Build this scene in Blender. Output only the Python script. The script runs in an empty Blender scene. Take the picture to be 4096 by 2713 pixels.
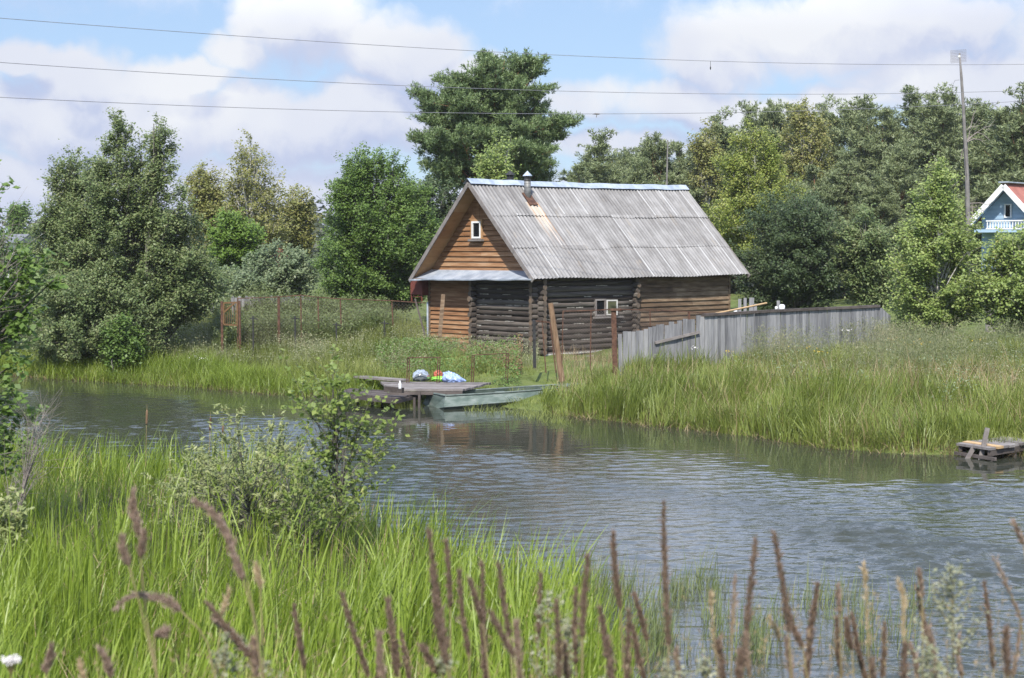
import bpy, math
import numpy as np

SC = bpy.context.scene
COL = SC.collection
R = math.radians
rng = np.random.default_rng(11)

# ------------------------------------------------------------------ camera
F, CX, CY, H = 6960.0, 2048.0, 1356.5, 4.0
PITCH, ROLL = R(3.05), -0.003
_cp, _sp = math.cos(PITCH), math.sin(PITCH)
_cr, _sr = math.cos(ROLL), math.sin(ROLL)


def ray(px, py):
    x, y = px - CX, py - CY
    x, y = x * _cr + y * _sr, -x * _sr + y * _cr
    u, v = x / F, -y / F
    return np.array([u, _cp + v * _sp, -_sp + v * _cp])


CAM = np.array([0.0, 0.0, H])


def at_y(px, py, Y):
    d = ray(px, py)
    return CAM + d * (Y / d[1])


def at_z(px, py, z=0.0):
    d = ray(px, py)
    return CAM + d * ((z - H) / d[2])


def px_x(px, Y):
    return (px - CX) / F * Y


cam_d = bpy.data.cameras.new("camera")
cam = bpy.data.objects.new("camera", cam_d)
COL.objects.link(cam)
cam.location = (0, 0, H)
from mathutils import Matrix, Vector
cam.rotation_euler = (Matrix.Rotation(math.pi / 2 - PITCH, 3, 'X') @ Matrix.Rotation(ROLL, 3, 'Z')).to_euler()
cam_d.sensor_width = 36
cam_d.lens = F * 36 / 4096
cam_d.clip_end = 6000
cam_d.clip_start = 0.2
cam_d.dof.use_dof = True
cam_d.dof.focus_distance = 50
cam_d.dof.aperture_fstop = 4.2
SC.camera = cam

# ------------------------------------------------------------------ objects


def tag(o, label=None, cat=None, group=None, kind=None):
    if label: o['label'] = label
    if cat: o['category'] = cat
    if group: o['group'] = group
    if kind: o['kind'] = kind
    return o


def thing(name, label, cat, loc=(0, 0, 0), rotz=0.0, group=None):
    o = bpy.data.objects.new(name, None)
    COL.objects.link(o)
    o.empty_display_size = 0.2
    o.location = tuple(float(v) for v in loc)
    o.rotation_euler = (0, 0, rotz)
    return tag(o, label, cat, group)


def link_mesh(name, me, mat, parent=None, label=None):
    o = bpy.data.objects.new(name, me)
    COL.objects.link(o)
    if mat is not None:
        me.materials.append(mat)
    if parent is not None:
        o.parent = parent
    if label: o['label'] = label
    return o


def quads_mesh(name, V, Q, smooth=False):
    me = bpy.data.meshes.new(name)
    V = np.ascontiguousarray(V, dtype=np.float32)
    Q = np.ascontiguousarray(Q, dtype=np.int32)
    me.vertices.add(len(V))
    me.vertices.foreach_set("co", V.ravel())
    me.loops.add(Q.size)
    me.loops.foreach_set("vertex_index", Q.ravel())
    me.polygons.add(len(Q))
    me.polygons.foreach_set("loop_start", np.arange(0, Q.size, 4, dtype=np.int32))
    if smooth:
        me.polygons.foreach_set("use_smooth", np.ones(len(Q), dtype=bool))
    me.update(calc_edges=True)
    return me


def vq(name, parts, mat, parent=None, smooth=False, label=None):
    """parts = list of (V, Q); one mesh object of quads"""
    Vs, Qs, n = [], [], 0
    for V, Q in parts:
        Vs.append(V); Qs.append(Q + n); n += len(V)
    return link_mesh(name, quads_mesh(name, np.concatenate(Vs), np.concatenate(Qs), smooth), mat, parent, label)


def nrm(a):
    return a / np.maximum(np.linalg.norm(a, axis=-1, keepdims=True), 1e-9)


class MB:
    def __init__(self):
        self.v, self.f = [], []

    def add(self, V, Fs):
        n = len(self.v)
        self.v.extend([tuple(map(float, p)) for p in V])
        self.f.extend([tuple(i + n for i in f) for f in Fs])
        return self

    def box(self, x0, x1, y0, y1, z0, z1):
        V = [(x, y, z) for z in (z0, z1) for y in (y0, y1) for x in (x0, x1)]
        return self.add(V, [(0, 2, 3, 1), (4, 5, 7, 6), (0, 1, 5, 4), (2, 6, 7, 3), (0, 4, 6, 2), (1, 3, 7, 5)])

    def beam(self, p0, p1, w, h, up=(0, 0, 1), taper=1.0):
        """box from p0 to p1, w across, h along up"""
        p0, p1 = np.asarray(p0, float), np.asarray(p1, float)
        d = nrm(p1 - p0); up = np.asarray(up, float)
        s = nrm(np.cross(d, up)); u = np.cross(s, d)
        V = []
        for p, k in ((p0, 1), (p1, taper)):
            for a, b in ((-1, -1), (1, -1), (1, 1), (-1, 1)):
                V.append(p + s * a * w / 2 * k + u * b * h / 2 * k)
        return self.add(V, [(3, 2, 1, 0), (4, 5, 6, 7), (0, 1, 5, 4), (1, 2, 6, 5), (2, 3, 7, 6), (3, 0, 4, 7)])

    def tube(self, pts, rad, n=8, caps=True):
        pts = np.asarray(pts, float)
        k = len(pts)
        rad = np.broadcast_to(np.asarray(rad, float), (k,))
        t = nrm(np.gradient(pts, axis=0))
        ref = np.array([0, 0, 1.0]) if abs(t[:, 2]).max() < .9 else np.array([0.3, 1.0, 0.1])
        s = nrm(np.cross(t, ref)); u = np.cross(s, t)
        a = np.arange(n) * 2 * math.pi / n
        V = (pts[:, None] + rad[:, None, None] * (np.cos(a)[None, :, None] * s[:, None] + np.sin(a)[None, :, None] * u[:, None])).reshape(-1, 3)
        Fs = [(i * n + j, i * n + (j + 1) % n, (i + 1) * n + (j + 1) % n, (i + 1) * n + j) for i in range(k - 1) for j in range(n)]
        if caps:
            Fs += [tuple(range(n))[::-1], tuple((k - 1) * n + j for j in range(n))]
        return self.add(V, Fs)

    def grid(self, P):
        """P (a,b,3)"""
        a, b = P.shape[:2]
        return self.add(P.reshape(-1, 3), [(i * b + j, i * b + j + 1, (i + 1) * b + j + 1, (i + 1) * b + j) for i in range(a - 1) for j in range(b - 1)])

    def lathe(self, prof, n=16, c=(0, 0, 0)):
        k = len(prof)
        a = np.arange(n) * 2 * math.pi / n
        V = [(c[0] + r * math.cos(t), c[1] + r * math.sin(t), c[2] + z) for r, z in prof for t in a]
        return self.add(V, [(i * n + j, i * n + (j + 1) % n, (i + 1) * n + (j + 1) % n, (i + 1) * n + j) for i in range(k - 1) for j in range(n)])

    def build(self, name, mat, parent=None, smooth=False, label=None, base=None):
        me = bpy.data.meshes.new(name)
        V = np.array(self.v)
        if base is not None:
            V = V - np.asarray(base)
        me.from_pydata(V.tolist(), [], self.f)
        if smooth:
            me.polygons.foreach_set("use_smooth", np.ones(len(me.polygons), dtype=bool))
        me.update()
        return link_mesh(name, me, mat, parent, label)


# ------------------------------------------------------------------ materials


class NT:
    def __init__(self, tree):
        self.t = tree

    def n(self, typ, **kw):
        nd = self.t.nodes.new(typ)
        for k, v in kw.items():
            setattr(nd, k, v)
        return nd

    def l(self, a, b):
        self.t.links.new(a, b)

    def set(self, sock, v):
        if isinstance(v, bpy.types.NodeSocket):
            self.l(v, sock)
        else:
            sock.default_value = v

    def math(self, op, a, b=None, c=None, clamp=False):
        nd = self.n('ShaderNodeMath', operation=op, use_clamp=clamp)
        for i, v in enumerate((a, b, c)):
            if v is not None:
                self.set(nd.inputs[i], v)
        return nd.outputs[0]

    def vmath(self, op, a, b=None, out=0):
        nd = self.n('ShaderNodeVectorMath', operation=op)
        for i, v in enumerate((a, b)):
            if v is not None:
                if op == 'SCALE' and i == 1:
                    self.set(nd.inputs['Scale'], v)
                else:
                    self.set(nd.inputs[i], v)
        return nd.outputs[out]

    def mix(self, f, a, b, blend='MIX'):
        nd = self.n('ShaderNodeMix', data_type='RGBA', blend_type=blend)
        self.set(nd.inputs[0], f)
        for i, v in ((6, a), (7, b)):
            if not isinstance(v, bpy.types.NodeSocket) and len(v) == 3:
                v = (*v, 1)
            self.set(nd.inputs[i], v)
        return nd.outputs[2]

    def noise(self, vec, scale, detail=4, rough=.55, out='Fac'):
        nd = self.n('ShaderNodeTexNoise')
        nd.inputs['Scale'].default_value = scale
        nd.inputs['Detail'].default_value = detail
        nd.inputs['Roughness'].default_value = rough
        if vec is not None:
            self.l(vec, nd.inputs['Vector'])
        return nd.outputs[out]

    def ramp(self, f, cols, pos=None):
        nd = self.n('ShaderNodeValToRGB')
        e = nd.color_ramp.elements
        m = len(cols)
        pos = pos or [i / (m - 1) for i in range(m)]
        while len(e) < m:
            e.new(.5)
        for i, (c, p) in enumerate(zip(cols, pos)):
            e[i].position = p
        for i, (c, p) in enumerate(zip(cols, pos)):
            e[i].color = (*c, 1)
        self.set(nd.inputs[0], f)
        return nd.outputs[0]

    def sstep(self, v, a, b):
        nd = self.n('ShaderNodeMapRange', interpolation_type='SMOOTHSTEP')
        self.set(nd.inputs[0], v)
        nd.inputs[1].default_value, nd.inputs[2].default_value = a, b
        return nd.outputs[0]

    def obj(self, scale=(1, 1, 1)):
        c = self.n('ShaderNodeTexCoord').outputs['Object']
        if tuple(scale) == (1, 1, 1):
            return c
        m = self.n('ShaderNodeMapping')
        m.inputs['Scale'].default_value = scale
        self.l(c, m.inputs['Vector'])
        return m.outputs[0]


def new_mat(name):
    m = bpy.data.materials.new(name)
    m.use_nodes = True
    m.node_tree.nodes.clear()
    return m, NT(m.node_tree)


def principled(T, col, rough=.8, spec=.3, metal=0.0, normal=None, trans=0.0, transm=0.0, ior=1.45, alpha=None):
    p = T.n('ShaderNodeBsdfPrincipled')
    T.set(p.inputs['Base Color'], col if isinstance(col, bpy.types.NodeSocket) else (*col, 1))
    T.set(p.inputs['Roughness'], rough)
    p.inputs['Specular IOR Level'].default_value = spec
    p.inputs['Metallic'].default_value = metal
    p.inputs['Transmission Weight'].default_value = transm
    p.inputs['IOR'].default_value = ior
    if normal is not None:
        T.l(normal, p.inputs['Normal'])
    out = p.outputs[0]
    if trans > 0:
        tr = T.n('ShaderNodeBsdfTranslucent')
        T.set(tr.inputs[0], col if isinstance(col, bpy.types.NodeSocket) else (*col, 1))
        mx = T.n('ShaderNodeMixShader')
        mx.inputs[0].default_value = trans
        T.l(out, mx.inputs[1]); T.l(tr.outputs[0], mx.inputs[2])
        out = mx.outputs[0]
    o = T.n('ShaderNodeOutputMaterial')
    T.l(out, o.inputs[0])
    return p


def mat(name, cols, scale=3.0, stretch=(1, 1, 1), rough=.8, bump=0.0, bscale=None, island=0.0, spec=.3, metal=0.0, trans=0.0, detail=6, pos=None, dist=.02):
    """noise-coloured material; island = share of a random value per loose piece"""
    m, T = new_mat(name)
    v = T.obj(stretch)
    f = T.noise(v, scale, detail, .62)
    f = T.sstep(f, .25, .75)
    if island > 0:
        g = T.n('ShaderNodeNewGeometry').outputs['Random Per Island']
        f = T.math('ADD', T.math('MULTIPLY', f, 1 - island), T.math('MULTIPLY', g, island))
    c = T.ramp(f, cols, pos)
    nrmv = None
    if bump:
        b = T.n('ShaderNodeBump')
        b.inputs['Strength'].default_value = bump
        b.inputs['Distance'].default_value = dist
        T.l(T.noise(v, bscale or scale * 4, 5, .6), b.inputs['Height'])
        nrmv = b.outputs[0]
    principled(T, c, rough, spec, metal, nrmv, trans)
    return m


def leaf_mat(name, cols, trans=.42, patch=.25, pscale=.6, rough=.5, spec=.5, pos=None, k=1.0, bl=1.0):
    cols = [(k * c[0] * 1.07, k * c[1], k * c[2] * bl) for c in cols]
    return mat(name, cols, pscale, rough=rough, island=1 - patch, spec=spec, trans=trans, detail=2, pos=pos)


# ------------------------------------------------------------------ plant geometry


def ortho(d):
    a = nrm(np.cross(d, rng.normal(size=d.shape)))
    return a


def leaves(P, size, aspect=.6, up=.5, jitter=.35, droop=0.0, out=None):
    """rhombic leaf quads at P (N,3)"""
    n = len(P)
    nn = rng.normal(size=(n, 3))
    nn[:, 2] = np.abs(nn[:, 2]) + up * 1.2
    nn += np.array([-.14, -.80, .5]) * .75      # leaves turn to the light
    if out is not None:
        nn += out * .8
    nn = nrm(nn)
    a = ortho(nn)
    a[:, 2] -= droop
    a = nrm(a)
    b = nrm(np.cross(nn, a))
    s = size * (1 + jitter * rng.uniform(-1, 1, (n, 1)))
    V = np.stack([P - a * s * .5, P + b * s * aspect * .5 + nn * s * .06, P + a * s * .5, P - b * s * aspect * .5 + nn * s * .06], 1).reshape(-1, 3)
    Q = np.arange(4 * n).reshape(n, 4)
    return V, Q


def spikes(P, D, length, width, jitter=.3):
    """thin pointed quads from P along D"""
    n = len(P)
    D = nrm(D)
    s = ortho(D)
    L = length * (1 + jitter * rng.uniform(-1, 1, (n, 1)))
    mid = P + D * L * .45
    V = np.stack([P, mid + s * width * .5, P + D * L, mid - s * width * .5], 1).reshape(-1, 3)
    return V, np.arange(4 * n).reshape(n, 4)


def tubes(P, Rr, sides=4):
    """P (n,k,3), Rr (n,k)"""
    n, k = P.shape[:2]
    t = nrm(np.gradient(P, axis=1))
    ref = np.array([.31, .55, .77])
    s = nrm(np.cross(t, ref)); u = np.cross(s, t)
    a = np.arange(sides) * 2 * math.pi / sides
    V = P[:, :, None] + Rr[:, :, None, None] * (np.cos(a)[:, None] * s[:, :, None] + np.sin(a)[:, None] * u[:, :, None])
    i = np.arange(n)[:, None, None] * k * sides
    j = np.arange(k - 1)[None, :, None] * sides
    m = np.arange(sides)[None, None, :]
    m2 = (m + 1) % sides
    Q = np.stack(np.broadcast_arrays(i + j + m, i + j + m2, i + j + sides + m2, i + j + sides + m), -1).reshape(-1, 4)
    return V.reshape(-1, 3), Q


def blades(P, h, w, az, lean, curve, nseg=3, waz=None):
    """grass blades: P roots (N,3); h,w,az,lean,curve (N,)"""
    n = len(P)
    s = np.linspace(0, 1, nseg + 1)[None, :]
    dx, dy = np.cos(az), np.sin(az)
    waz = az + math.pi / 2 + rng.uniform(-.9, .9, n) if waz is None else waz
    horiz = h[:, None] * (lean[:, None] * s + curve[:, None] * s ** 2.2)
    z = h[:, None] * (s - .45 * curve[:, None] ** 1.5 * s ** 2.4)
    C = np.stack([P[:, 0:1] + dx[:, None] * horiz, P[:, 1:2] + dy[:, None] * horiz, P[:, 2:3] + z], -1)
    ww = w[:, None] * np.clip((1 - s) ** .6, .08, 1) * (.65 + .7 * s * (1 - s) * 1.6)
    W = np.stack([np.cos(waz), np.sin(waz), np.zeros(n)], -1)[:, None] * ww[..., None] * .5
    V = np.stack([C - W, C + W], 2).reshape(-1, 3)
    k = 2 * (nseg + 1)
    b = np.arange(n)[:, None] * k
    j = np.arange(nseg)[None] * 2
    Q = np.stack([b + j, b + j + 1, b + j + 3, b + j + 2], -1).reshape(-1, 4)
    return V, Q


def outline(rows, Y):
    """rows (py, pxL, pxR) top to bottom -> z, centre x, radius"""
    rows = np.array(rows, float)
    Z = np.array([at_y((a + b) / 2, p, Y)[2] for p, a, b in rows])
    c = (rows[:, 1] + rows[:, 2]) / 2
    X = (c - CX) / F * Y
    rad = np.abs(rows[:, 2] - rows[:, 1]) / 2 / F * Y
    o = np.argsort(Z)
    Z, X, rad = Z[o], X[o], rad[o]
    Z = Z[0] + (Z - Z[0]) * (1 - min(.45, .10 * (Z[-1] - Z[0])) / (Z[-1] - Z[0]))   # twigs overtop the limbs
    return Z, X, np.maximum(rad - .12, rad * .7)


def bez(S, M, T, s):
    s = s[..., None]
    return (1 - s) ** 2 * S + 2 * s * (1 - s) * M + s ** 2 * T


def grow(Z, X, Rd, Y, base, nl, ntw, depth=.85, bulge=.15, sag=0.0, start=(.35, .8), trunk_r=.12, twig=.28, rmin=.55, stems=1, tw_up=.35, flat=1.0, spread=1.0, top_lim=.97, tiers=0):
    """limb and twig skeleton filling a crown. Returns dict of arrays (world coordinates)"""
    z0, z1 = Z[0], Z[-1]
    bz = base[2]
    # limb targets, weighted by radius
    zz = np.linspace(z0, z1, 200)
    wgt = np.interp(zz, Z, Rd) + .12 * Rd.max()
    wgt /= wgt.sum()
    zt = rng.choice(zz, nl, p=wgt) + rng.uniform(-1, 1, nl) * (z1 - z0) / 200
    if tiers:
        zq = np.linspace(z0, z1, tiers)
        zt = zq[np.argmin(np.abs(zt[:, None] - zq[None]), 1)] + rng.normal(0, (z1 - z0) / tiers * .14, nl)
        zt = np.clip(zt, z0, z1)
    az = (np.arange(nl) * 2.39996 + rng.uniform(-.5, .5, nl))
    rt = np.interp(zt, Z, Rd)
    rho = np.sqrt(rng.uniform(rmin ** 2, 1, nl))
    dp = np.minimum(rt * depth, 3.2)
    cx = np.interp(zt, Z, X)
    T = np.stack([cx + np.cos(az) * rt * rho, Y + np.sin(az) * dp * rho, zt], -1)
    # stems
    st = []
    tops = []
    for i in range(stems):
        f = rng.uniform(.75, 1.0) if i else top_lim
        zt_ = bz + (z1 - bz) * f
        xx = np.interp(zt_, Z, X) + (rng.uniform(-.5, .5) * np.interp(zt_, Z, Rd) if i else 0)
        b = np.array(base) + np.array([rng.uniform(-.35, .35), rng.uniform(-.35, .35), 0]) * (1 if stems > 1 else 0)
        t = np.linspace(0, 1, 9)
        zs = b[2] + (zt_ - b[2]) * t
        xs = b[0] + (xx - b[0]) * t ** 1.3 + .06 * np.sin(t * 7 + i * 2) * (1 - t) * t * 4
        ys = b[1] + (Y - b[1]) * t + .06 * np.cos(t * 6 + i) * t * (1 - t) * 4 + (rng.uniform(-.4, .4) * t if i else 0)
        st.append(np.stack([xs, ys, zs], -1))
    st = np.array(st)
    sid = rng.integers(0, stems, nl)
    hs = bz + (T[:, 2] - bz) * rng.uniform(*start, nl)
    S = np.zeros((nl, 3))
    for i in range(nl):
        p = st[sid[i]]
        S[i] = [np.interp(hs[i], p[:, 2], p[:, 0]), np.interp(hs[i], p[:, 2], p[:, 1]), min(hs[i], p[-1, 2])]
    Mid = (S + T) / 2
    Ld = np.linalg.norm(T - S, axis=1)
    Mid[:, 2] += Ld * (bulge)
    T[:, 2] -= Ld * sag
    sl = np.linspace(0, 1, 6)
    LP = bez(S[:, None], Mid[:, None], T[:, None], np.broadcast_to(sl, (nl, 6)))
    LR = np.clip(Ld * .014, .008, trunk_r * .6)[:, None] * (1 - .8 * sl)[None]
    TR = np.broadcast_to(trunk_r * (1 - .85 * np.linspace(0, 1, 9)), (stems, 9))
    # twigs
    s = np.sqrt(rng.uniform(.12, 1, (nl, ntw)))
    s[:, 0] = 1
    O = bez(S[:, None], Mid[:, None], T[:, None], s)
    tang = nrm(T - S)[:, None] * np.ones((1, ntw, 1))
    D = rng.normal(size=(nl, ntw, 3)) * np.array([1, 1, flat]) * spread + tang * .9
    D[..., 2] += tw_up
    D = nrm(D)
    tl = (twig * np.clip(Ld, .8, 2.2)[:, None] * rng.uniform(.5, 1.2, (nl, ntw)))[..., None]
    E = O + D * tl
    return dict(st=st, TR=TR, LP=LP, LR=LR, O=O.reshape(-1, 3), E=E.reshape(-1, 3), D=D.reshape(-1, 3))


def wood(g, twr=.006, sides=7, twigs=True):
    out = [tubes(g['st'], np.array(g['TR']), sides), tubes(g['LP'], g['LR'], 4)]
    if twigs:
        P = np.stack([g['O'], g['E']], 1)
        out.append(tubes(P, np.broadcast_to(np.array([twr, twr * .4]), (len(P), 2)), 3))
    return out


def offset(parts, b):
    return [(V - np.asarray(b)[None], Q) for V, Q in parts]


def along(g, nleaf, sigma, lo=.15, hi=1.08):
    n = len(g['O'])
    u = rng.uniform(lo, hi, (n, nleaf, 1)) ** .8
    P = g['O'][:, None] + (g['E'] - g['O'])[:, None] * u
    P = P + rng.normal(size=P.shape) * sigma * rng.uniform(.5, 1.5, (n, 1, 1))
    keep = rng.random((n, nleaf)) < rng.uniform(.25, 1.2, (n, 1))
    P = P[keep]
    return P.reshape(-1, 3)


def broadleaf(name, label, cat, rows, Y, base_px, nl, ntw, nleaf, lsize, lmat, wmat, group=None, sigma=.07, aspect=.62, up=.5, droop=0.0, parts=('trunk', 'crown'), base_z=None, **kw):
    Z, X, Rd = outline(rows, Y)
    bx = px_x(base_px, Y)
    base = np.array([bx, Y, (gz(bx, Y) if base_z is None else base_z) - .05])
    g = grow(Z, X, Rd, Y, base, nl, ntw, **kw)
    t = thing(name, label, cat, base, 0, group)
    vq(parts[0], offset(wood(g), base), wmat, t, True)
    P = along(g, int(nleaf * 1.55), sigma)
    lsize = lsize * .95
    P = P[P[:, 2] > base[2] + .1]
    vq(parts[1], offset([leaves(P, lsize, aspect, up, droop=droop)], base), lmat, t)
    return t


def pine_parts(g, nsh, sigma, nblade, blen, bw, upw=.7):
    """needle brushes round the twig ends"""
    n = len(g['E'])
    u = rng.uniform(.25, 1.1, (n, nsh, 1))
    P = (g['O'][:, None] + (g['E'] - g['O'])[:, None] * u + rng.normal(size=(n, nsh, 3)) * sigma).reshape(-1, 3)
    D = np.repeat(g['D'], nsh, 0) * .5 + rng.normal(size=(len(P), 3)) * .35
    D[:, 2] += upw
    D = nrm(D)
    # each shoot: a stem of length blen with blades leaning forward
    k = nblade
    a = rng.uniform(0, 1, (len(P), k, 1))
    root = P[:, None] + D[:, None] * a * blen * 1.1
    side = rng.normal(size=(len(P), k, 3))
    dirs = D[:, None] * .75 + nrm(side) * .75
    return spikes(root.reshape(-1, 3), dirs.reshape(-1, 3), blen, bw)


def smooth01(t):
    t = np.clip(t, 0, 1)
    return t * t * (3 - 2 * t)


# ------------------------------------------------------------------ terrain
_far = [(-1500, 1440), (-300, 1472), (60, 1497), (250, 1515), (600, 1536), (900, 1556), (1120, 1576), (1350, 1592), (1560, 1590), (1750, 1600), (2150, 1640), (2200, 1652), (2450, 1682), (2700, 1712), (3000, 1742), (3300, 1792), (3600, 1812), (3850, 1818), (4096, 1826), (4500, 1850), (6500, 2000)]
FARP = np.array([at_z(a, b)[:2] for a, b in _far])
FARP = FARP[np.argsort(FARP[:, 0])]
_near = [(-2500, 32), (-600, 33), (0, 31), (700, 28.6), (1200, 25.4), (1600, 22.0), (2000, 19.6), (2250, 18.0), (2400, 16.6), (2480, 15.0), (2560, 14.0), (2800, 13.5), (4400, 13.3), (7000, 13)]
NEARP = np.array([((p - CX) / F * y, y) for p, y in _near])
NEARP = NEARP[np.argsort(NEARP[:, 0])]


def yfar(x):
    return np.interp(x, FARP[:, 0], FARP[:, 1])


def ynear(x):
    return np.interp(x, NEARP[:, 0], NEARP[:, 1])


def wob(x, y):
    return .05 * np.sin(x * 1.7 + y * .6) + .04 * np.sin(x * .8 - y * 1.3 + 1) + .03 * np.sin(x * 3.1 + y * 2.3)


def dfar(x, y):
    sl = np.clip((yfar(x + .5) - yfar(x - .5)), -1.5, 1.5)
    return (y - yfar(x)) / np.sqrt(1 + sl ** 2)


def dnear(x, y):
    sl = np.clip((ynear(x + .4) - ynear(x - .4)) / .8, -2, 2)
    return (ynear(x) - y) / np.sqrt(1 + sl ** 2)


def gz(x, y):
    x = np.asarray(x, float); y = np.asarray(y, float)
    d = dfar(x, y) + wob(x, y) * 2
    hill = .75 * smooth01((d - 5.2) / 3.5) * np.exp(-((x + 8.5) / 4.2) ** 4)
    zf = hill + .12 * np.clip(d / .5, 0, 1) + .5 * smooth01(d / 5.5) + .2 * smooth01((d - 5) / 10) + .35 * smooth01((d - 18) / 40) + np.where(d > 1, wob(x, y), 0)
    e = dnear(x, y) + wob(x, y) * 2
    zn = .1 * np.clip(e / .6, 0, 1) + np.where(e > .5, wob(x, y) * .5 + .03, 0)
    zn = np.where(e > 0, np.maximum(zn, 2.4 - np.clip(y - 1, 0, 50) * 2.35 / 10.5), zn)
    zw = -.7 * smooth01(np.minimum(-d, -e) / 2.0) - .02
    z = np.where(d > 0, zf, np.where(e > 0, zn, zw))
    return z if z.ndim else float(z)


def axis(lo, hi, fine_lo, fine_hi, step):
    a = np.arange(fine_lo, fine_hi + step / 2, step)
    l = fine_lo - np.geomspace(step, fine_lo - lo, 22)
    h = fine_hi + np.geomspace(step, hi - fine_hi, 22)
    return np.concatenate([l[::-1], a, h])
# ================================================================== materials
MT = {}
MT['ground'] = mat('ground_soil', [(.055, .07, .018), (.10, .13, .030), (.14, .15, .055)], 1.3, rough=.95, bump=.6, bscale=9, dist=.05)
MT['logs'] = mat('dark_logs', [(.023, .018, .015), (.060, .049, .041), (.155, .135, .115)], 2.2, (.6, .6, 9), rough=.85, bump=.7, bscale=6, island=.55, pos=[0, .5, 1])
MT['log_end'] = mat('log_ends', [(.055, .045, .038), (.13, .10, .075), (.24, .13, .06)], 9, rough=.9, bump=.4, island=.6)
MT['caulk'] = mat('caulking', [(.12, .105, .085), (.34, .31, .27), (.48, .46, .42)], 7, rough=.95)
MT['siding'] = mat('orange_siding', [(.10, .045, .02), (.205, .10, .045), (.285, .158, .08), (.37, .245, .15)], 2.4, (.5, .5, 7), rough=.75, bump=.25, bscale=9, island=.35)
MT['siding_old'] = mat('weathered_siding', [(.045, .030, .020), (.135, .09, .055), (.26, .19, .125)], 2.0, (.8, .8, 5), rough=.85, bump=.3, bscale=8, island=.35)
MT['soffit'] = mat('soffit_boards', [(.22, .11, .05), (.36, .21, .10), (.42, .28, .17)], 2.5, (.5, .5, 1), rough=.8, bump=.2, island=.5)
MT['grey_wood'] = mat('grey_wood', [(.08, .08, .084), (.20, .20, .205), (.33, .325, .32)], 3.5, (6, 6, .5), rough=.9, bump=.5, bscale=12, island=.55)
MT['grey_plank'] = mat('grey_planks', [(.09, .08, .075), (.18, .16, .15), (.27, .25, .235)], 4, rough=.9, bump=.5, bscale=14, island=.5)
MT['dark_plank'] = mat('dark_planks', [(.035, .028, .025), (.075, .062, .055), (.13, .11, .10)], 4, rough=.9, bump=.5, bscale=14, island=.5)
MT['fresh_wood'] = mat('fresh_wood', [(.38, .25, .12), (.52, .36, .20)], 6, rough=.8)
MT['brown_post'] = mat('brown_post', [(.10, .06, .035), (.19, .12, .07), (.26, .18, .115)], 4, (4, 4, .6), rough=.85, bump=.3)
MT['rust'] = mat('rust', [(.045, .024, .017), (.092, .048, .032), (.145, .080, .052)], 9, rough=.9, bump=.4)
MT['rust_red'] = mat('red_oxide', [(.10, .03, .022), (.17, .05, .036)], 4, rough=.8)
MT['rust_yellow'] = mat('rusty_ochre_paint', [(.10, .055, .026), (.17, .10, .045)], 6, rough=.85)
MT['zinc'] = mat('zinc_sheet', [(.28, .33, .39), (.42, .47, .54), (.54, .58, .62)], 2.6, (1, 1, 1), rough=.42, spec=.5, metal=.35, bump=.15, bscale=2.5)
MT['pipe'] = mat('flue_pipe', [(.10, .10, .10), (.19, .19, .185), (.27, .265, .25)], 5, rough=.55, metal=.4, bump=.2)
MT['soot'] = mat('soot_metal', [(.018, .018, .018), (.05, .05, .05)], 6, rough=.6, metal=.3)
MT['white'] = mat('white_paint', [(.58, .58, .56), (.78, .78, .77)], 7, rough=.6)
MT['foundation'] = mat('foundation', [(.20, .19, .17), (.42, .40, .37), (.55, .53, .50)], 3.5, rough=.95, bump=.5)
MT['blue_wall'] = mat('blue_boards', [(.27, .39, .50), (.36, .48, .60)], 2, (.5, .5, 4), rough=.7)
MT['off_white'] = mat('weathered_white', [(.36, .35, .33), (.52, .51, .49)], 9, rough=.8)
MT['red_roof'] = mat('red_metal_roof', [(.24, .085, .065), (.36, .15, .115)], 2.2, rough=.6, bump=.1)
MT['brick'] = mat('red_brick', [(.13, .035, .028), (.23, .075, .055)], 4, rough=.9)
MT['boat'] = mat('boat_paint', [(.07, .10, .085), (.125, .16, .138), (.22, .25, .228)], 3.0, (.8, .8, 2.5), rough=.55, bump=.2, spec=.4)
MT['boat_in'] = mat('boat_inside', [(.08, .10, .09), (.17, .20, .18)], 4, rough=.8)
MT['wire'] = mat('power_wire', [(.16, .16, .18), (.24, .24, .26)], 3, rough=.5)
MT['net'] = mat('chain_link_wire', [(.09, .07, .06), (.17, .14, .12)], 3, rough=.7)
MT['bark'] = mat('grey_bark', [(.05, .045, .038), (.12, .11, .095), (.19, .175, .155)], 5, (1, 1, .4), rough=.95, bump=.4)
MT['dead'] = mat('dead_twigs', [(.16, .135, .12), (.28, .25, .225)], 5, rough=.95)
MT['birch_bark'] = mat('birch_bark', [(.05, .045, .04), (.42, .40, .37), (.60, .58, .55)], 6, (1, 1, 3), rough=.8, pos=[0, .35, 1])
MT['pine_bark'] = mat('pine_bark', [(.09, .045, .03), (.20, .10, .055), (.29, .155, .085)], 5, rough=.95, bump=.4)
MT['mast'] = mat('mast_wood', [(.13, .12, .115), (.22, .205, .195)], 4, rough=.9)

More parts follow.
